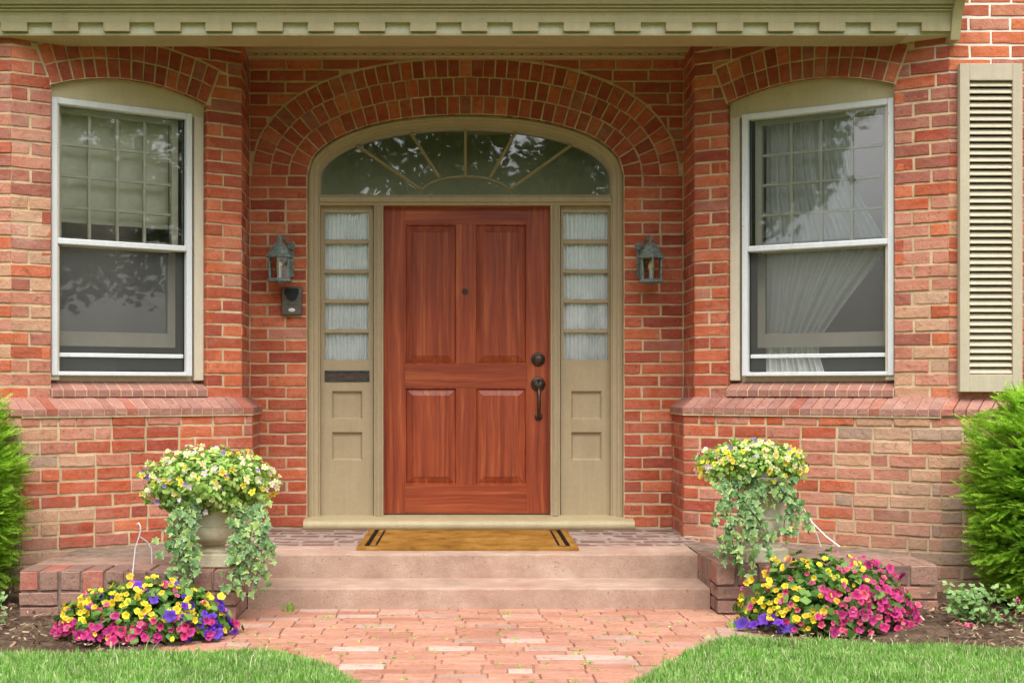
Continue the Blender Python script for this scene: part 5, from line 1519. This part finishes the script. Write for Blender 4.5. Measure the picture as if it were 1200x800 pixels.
# yew shrubs: feathery sprays of needles over a woody core
def yew(cx_, cy_, rx, ry, z0, z1, nspray, label):
    t = tag(empty('yew_shrub', (cx_, cy_, 0)), label, 'shrub', 'clipped yew shrubs at the house corners')
    zc, rz = (z0+z1)/2, (z1-z0)/2
    n = nspray; nc = n//15
    def shape(u, r):
        k = (np.abs(u)**4.5).sum(1)**(-1/4.5)
        lump = 1+0.06*np.sin(u[:,2]*11+u[:,0]*6)*np.sin(u[:,1]*9+u[:,0]*5)
        return u*(k*r*lump)[:, None]*np.array([rx, ry, rz])+np.array([0, 0, zc])
    uc = rng.normal(size=(nc, 3)); uc /= np.linalg.norm(uc, axis=1)[:, None]
    pc = shape(uc, 0.86+0.14*rng.random(nc))
    dc = uc*np.array([1,1,0.45])+np.array([0,0,0.12])+rng.normal(scale=0.2, size=(nc,3)); dc /= np.linalg.norm(dc, axis=1)[:, None]
    side = np.cross(dc, np.array([0,0,1.0])); side /= np.linalg.norm(side, axis=1)[:, None]+1e-6
    ci = np.repeat(np.arange(nc), 15); n = len(ci)
    al = rng.uniform(-0.10, 0.06, n); lt = rng.normal(scale=0.045, size=n)*(1-al*3)
    p = pc[ci]+dc[ci]*al[:,None]+side[ci]*lt[:,None]+rng.normal(scale=0.012, size=(n,3))
    d = dc[ci]+side[ci]*(lt*9)[:,None]+rng.normal(scale=0.22, size=(n,3)); d /= np.linalg.norm(d, axis=1)[:, None]
    sd_ = np.cross(d, rng.normal(scale=0.35, size=(n,3))+np.array([0,0,1.0])); sd_ /= np.linalg.norm(sd_, axis=1)[:, None]
    NN = 18; L = 0.075*(0.6+0.8*rng.random(n)); ln = 0.024
    V = np.zeros((n*NN*3, 3), np.float32)
    for q in range(NN):
        s = (q//2+0.5)/(NN/2); sg = 1 if q % 2 else -1
        base = p+d*(L*(s-0.4))[:, None]
        dirn = sd_*sg*0.85+d*0.6; dirn /= np.linalg.norm(dirn, axis=1)[:, None]
        wd = d*0.0046
        ll = ln*(1.15-0.55*s)
        V[q*3::NN*3] = base-wd; V[q*3+1::NN*3] = base+wd; V[q*3+2::NN*3] = base+dirn*ll+rng.normal(scale=0.002, size=(n,3))
    Fq = np.arange(n*NN*3).reshape(-1, 3)
    link('foliage', np_mesh('foliage', V, Fq, M['yew']), t)
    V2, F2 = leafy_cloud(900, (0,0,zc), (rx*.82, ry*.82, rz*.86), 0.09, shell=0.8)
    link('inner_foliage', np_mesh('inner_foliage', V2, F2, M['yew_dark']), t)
    mb = MB(); mb.tube([(0,0,-0.05),(0.02,0,z0+0.1),(0,0.02,zc)], [0.035,0.03,0.02], 8)
    for k_ in range(9):
        a = k_*0.7; mb.tube([(0,0,z0*0.5+0.04*k_), (rx*.4*math.cos(a), ry*.4*math.sin(a), z0+0.1+0.07*k_), (rx*.75*math.cos(a), ry*.75*math.sin(a), z0+0.25+0.08*k_)], [0.016,0.011,0.005], 6)
    mb.build('trunk', M['bark'], t)
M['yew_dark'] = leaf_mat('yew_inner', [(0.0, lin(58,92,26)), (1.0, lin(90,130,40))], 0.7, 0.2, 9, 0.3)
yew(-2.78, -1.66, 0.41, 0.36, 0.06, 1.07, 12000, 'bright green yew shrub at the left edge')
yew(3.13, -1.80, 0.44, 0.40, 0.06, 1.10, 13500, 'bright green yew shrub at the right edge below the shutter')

# small rose bush on the right bed, pale flowered plant at the left edge
def rose(cx_, cy_, rx, h, nleaf, flowers, label):
    t = tag(empty('rose_bush', (cx_, cy_, 0.0)), label, 'rose bush')
    stems = MB(); pts = []
    for k in range(11):
        a = random.uniform(0, 6.28); rr = rx*random.uniform(.3, 1)
        tip = Vector((rr*math.cos(a), rr*math.sin(a)*0.7, h*random.uniform(.5, 1)))
        stems.tube([(0.02*math.cos(a), 0.02*math.sin(a), 0), tip*0.5+Vector((0,0,0.03)), tip], [0.004,0.003,0.002], 5); pts.append(tip)
    stems.build('stems', M['stem'], t)
    V = []; n = nleaf
    for i in range(n):
        tip = random.choice(pts); p = tip*random.uniform(0.35, 1.05)+Vector((random.gauss(0,.03), random.gauss(0,.03), random.gauss(0,.022)))
        nn = Vector((random.gauss(0,.5), random.gauss(-.5,.4), 0.8)).normalized(); a = nn.cross(Vector((random.gauss(0,1),random.gauss(0,1),random.gauss(0,1)))).normalized(); b = nn.cross(a)
        s = random.uniform(0.022, 0.042)
        V += [p-a*s*.5, p+b*s*.36, p+a*s*.55-nn*s*.15, p-b*s*.36]
    V = np.array([tuple(v) for v in V]); link('foliage', np_mesh('foliage', V, np.arange(n*4).reshape(n,4), M['rose_leaf']), t)
    for (p, k, s) in flowers:
        for q in range(5): place_flower(PET[k], t, Vector(p)+Vector((random.gauss(0,.014), random.gauss(-.005,.008), random.gauss(0,.010))), (random.gauss(0,.5), -1, random.gauss(.4,.4)), sc=s)
    return t
rose(PX(1150,-2.22), -2.22, 0.20, 0.21, 380, [((-0.125,-0.12,0.035), 'rose', 0.8), ((0.14,-0.08,0.14), 'rose', 0.35)], 'small pale green rose bush with one pink bloom near the ground')
rose(PX(-10,-2.3), -2.3, 0.08, 0.2, 90, [((0.03,-0.05,0.19), 'rose', 0.4)], 'sprig of a small leafy plant cut off by the left edge')

# wire plant hangers pushed into the beds
def hanger(pts_list, label):
    base = P(*pts_list[0][0]); t = tag(empty('wire_hanger', base), label, 'plant hanger', 'white wire hangers by the low walls')
    for k, pl in enumerate(pts_list):
        mb = MB(); pw = [Vector(P(*p))-Vector(base) for p in pl]
        mb.tube(pw, 0.0038 if k == 0 else 0.003, 6); auto_smooth(mb.build('hook' if k == 0 else 'wire', M['wire'], t), 60)
hanger([[(163,628,-2.12),(164.5,622,-2.12),(164.5,616,-2.12),(162.5,612.5,-2.12),(160.5,614,-2.12)],
        [(163,628,-2.12),(158.5,642,-2.13),(156.5,660,-2.14),(154,686,-2.16)],
        [(163,628,-2.12),(172,634,-2.10),(177.5,642,-2.10),(178,660,-2.10)]], 'white wire hanger standing in front of the left low wall')
hanger([[(946,603,-1.72),(942,596,-1.72),(937,592,-1.72),(932,594,-1.72),(931,600,-1.72)],
        [(942,596,-1.72),(952,612,-1.74),(968,628,-1.78),(984,640,-1.84)],
        [(946,603,-1.72),(956,622,-1.72),(962,640,-1.74)]], 'white wire hanger leaning over the right petunias')

# ------------------------------------------------------------------ lawns, mulch, weeds
def lawn(name, poly, x0, x1, label, n):
    x = rng.uniform(x0, x1, n); y = -2.2-(rng.random(n)**1.15)*2.4
    ok = in_poly(x, y, poly); x, y = x[ok], y[ok]; n = len(x)
    h = 0.027*(0.55+0.75*rng.random(n))*(1+0.25*np.sin(x*9+y*7)*np.sin(y*13-x*4)); wd = 0.0021*(0.7+0.6*rng.random(n))
    h = np.where(rng.random(n) < 0.05, h*1.8, h)
    a = rng.uniform(0, 2*np.pi, n); ln = rng.normal(scale=0.45, size=n)
    dx, dy_ = np.cos(a), np.sin(a); bx_, by_ = np.cos(a+1.57), np.sin(a+1.57)
    V = np.zeros((n*5, 3), np.float32); zb_ = LZ-0.01
    V[0::5] = np.c_[x-bx_*wd, y-by_*wd, np.full(n, zb_)]; V[1::5] = np.c_[x+bx_*wd, y+by_*wd, np.full(n, zb_)]
    mx_, my_ = x+dx*h*ln*0.35, y+dy_*h*ln*0.35
    V[2::5] = np.c_[mx_+bx_*wd*.8, my_+by_*wd*.8, zb_+h*0.6]; V[3::5] = np.c_[mx_-bx_*wd*.8, my_-by_*wd*.8, zb_+h*0.6]
    V[4::5] = np.c_[x+dx*h*ln, y+dy_*h*ln, zb_+h*(1-0.2*np.abs(ln))]
    i = np.arange(n)*5
    Fq = np.concatenate([np.c_[i, i+1, i+2], np.c_[i, i+2, i+3], np.c_[i+3, i+2, i+4]])
    me = np_mesh(name, V, Fq, M['grass'])
    o = link(name, me); tag(o, label, 'grass', kind='stuff')
    mb = MB(); mb.poly([(p[0], p[1], LZ-0.012) for p in poly][::-1] if name else [])
    b = mb.build('turf_base', M['turf'], o)
    b['kind'] = 'stuff'
lawn('grass', left_poly, -2.3, -0.2, 'mown green lawn with a curved edge left of the brick path', 125000)
lawn('grass', right_poly, 0.45, 2.7, 'mown green lawn with a curved edge right of the brick path', 135000)

n = 5200
x = rng.uniform(-2.6, 3.2, n); y = rng.uniform(-2.75, -1.6, n)
ok = ~((x > -1.35) & (x < 1.35)) & ~in_poly(x, y-0.03, left_poly) & ~in_poly(x, y-0.03, right_poly)
x, y = x[ok], y[ok]; n = len(x)
V = np.zeros((n*4, 3)); a = rng.uniform(0, 6.28, n); L = 0.012+0.022*rng.random(n); wd = L*0.3
t1 = rng.normal(scale=0.35, size=n)
zc = 0.012+0.03*np.exp(-((y+2.1)/0.35)**2)+0.012*rng.random(n)
for q, (s, w2) in enumerate(((-1,-1),(1,-1),(1,1),(-1,1))):
    V[q::4] = np.c_[x+np.cos(a)*L*s*.5-np.sin(a)*wd*w2*.5, y+np.sin(a)*L*s*.5+np.cos(a)*wd*w2*.5, zc+t1*L*s*.5+0.2*wd*w2]
tag(link('mulch', np_mesh('mulch', V, np.arange(n*4).reshape(n,4), M['mulch'])), 'brown wood mulch and litter strewn over the beds', 'mulch', kind='stuff')

# weeds growing from the joints of the path
V = []
def tuft(x, y, n, h, sp):
    for i in range(n):
        a = random.uniform(0, 6.28); r_ = random.uniform(0.2, 1)*sp; hh = h*random.uniform(.4, 1); w2 = random.uniform(.003,.006)
        bx_, by_ = x+random.gauss(0, sp*.35), y+random.gauss(0, .006)
        tx, ty = bx_+r_*math.cos(a), by_+r_*math.sin(a)*.6
        V.extend([(bx_-w2, by_, -0.01), (bx_+w2, by_, -0.01), ((bx_+tx)/2+w2*1.6, (by_+ty)/2, hh*.7), (tx, ty, hh)])
for i in range(190):
    x, y = random.uniform(-1.2, 1.3), random.uniform(-3.8, -1.75)
    if in_poly(np.array([x]), np.array([y]), left_poly)[0] or in_poly(np.array([x]), np.array([y]), right_poly)[0]: continue
    tuft(x, y, random.randint(3, 7), random.uniform(.004,.010), random.uniform(.006,.022))
for (px, py) in ((340,716),(827,708),(860,735)):
    Z = FPX*CAMZ/(py-VY); tuft((px-VX)*Z/FPX, Z-DIST, 26, 0.05, 0.03)
V = np.array(V)
tag(link('weeds', np_mesh('weeds', V, np.arange(len(V)).reshape(-1,4), M['pansy_leaf'])), 'small weeds and moss growing from the joints of the path', 'weeds', kind='stuff')

# ------------------------------------------------------------------ street trees, seen mirrored in the glass
def tree(x, y, h, r_, n, label):
    t = tag(empty('street_tree', (x, y, -0.05)), label, 'tree', 'trees mirrored in the glass')
    mb = MB(); mb.tube([(0,0,0),(0.05,0,h*.25),(0,0.08,h*.45),(0.1,0,h*.75)], [0.28,0.22,0.17,0.06], 10)
    for k in range(9):
        a = k*2.4; z = h*(0.3+0.05*k); mb.tube([(0,0,z), (r_*.4*math.cos(a), r_*.4*math.sin(a), z+h*.1), (r_*.8*math.cos(a), r_*.8*math.sin(a), z+h*.17)], [0.1,0.06,0.02], 6)
    mb.build('trunk', M['bark'], t)
    Vs, c0 = [], 0
    for k in range(26):
        a = random.uniform(0, 6.28); rr = r_*math.sqrt(random.random())*.8; z = h*random.uniform(.38, .95)
        s = r_*random.uniform(.25,.42)
        V, _ = leafy_cloud(n//26, (rr*math.cos(a), rr*math.sin(a), z), (s, s, s*.7), 0.2, shell=0.3); Vs.append(V)
    V = np.concatenate(Vs); link('crown', np_mesh('crown', V, np.arange(len(V)).reshape(-1,4), M['tree_leaf']), t)
tree(13.5, -15, 9.5, 4.6, 16000, 'broad leafy tree mirrored in the left bay window')
tree(19.0, -24, 12, 5.5, 14000, 'tall leafy tree mirrored behind the first in the left bay window')
tree(-14.4, -12.2, 9.0, 4.3, 26000, 'leafy tree against bright sky mirrored in the right bay window')
tree(-1.5, -25, 10, 5.0, 16000, 'round leafy tree mirrored in the fanlight over the door')
tree(7.0, -28, 11, 5.2, 15000, 'leafy tree mirrored at the right end of the fanlight')
tree(-10.0, -30, 11, 4.6, 15000, 'leafy tree mirrored at the left end of the fanlight')
tree(-5.5, -27, 9, 4.2, 15000, 'leafy tree mirrored left of the fanlight centre')
tree(3.2, -26, 9.5, 4.4, 15000, 'leafy tree mirrored right of the fanlight centre')
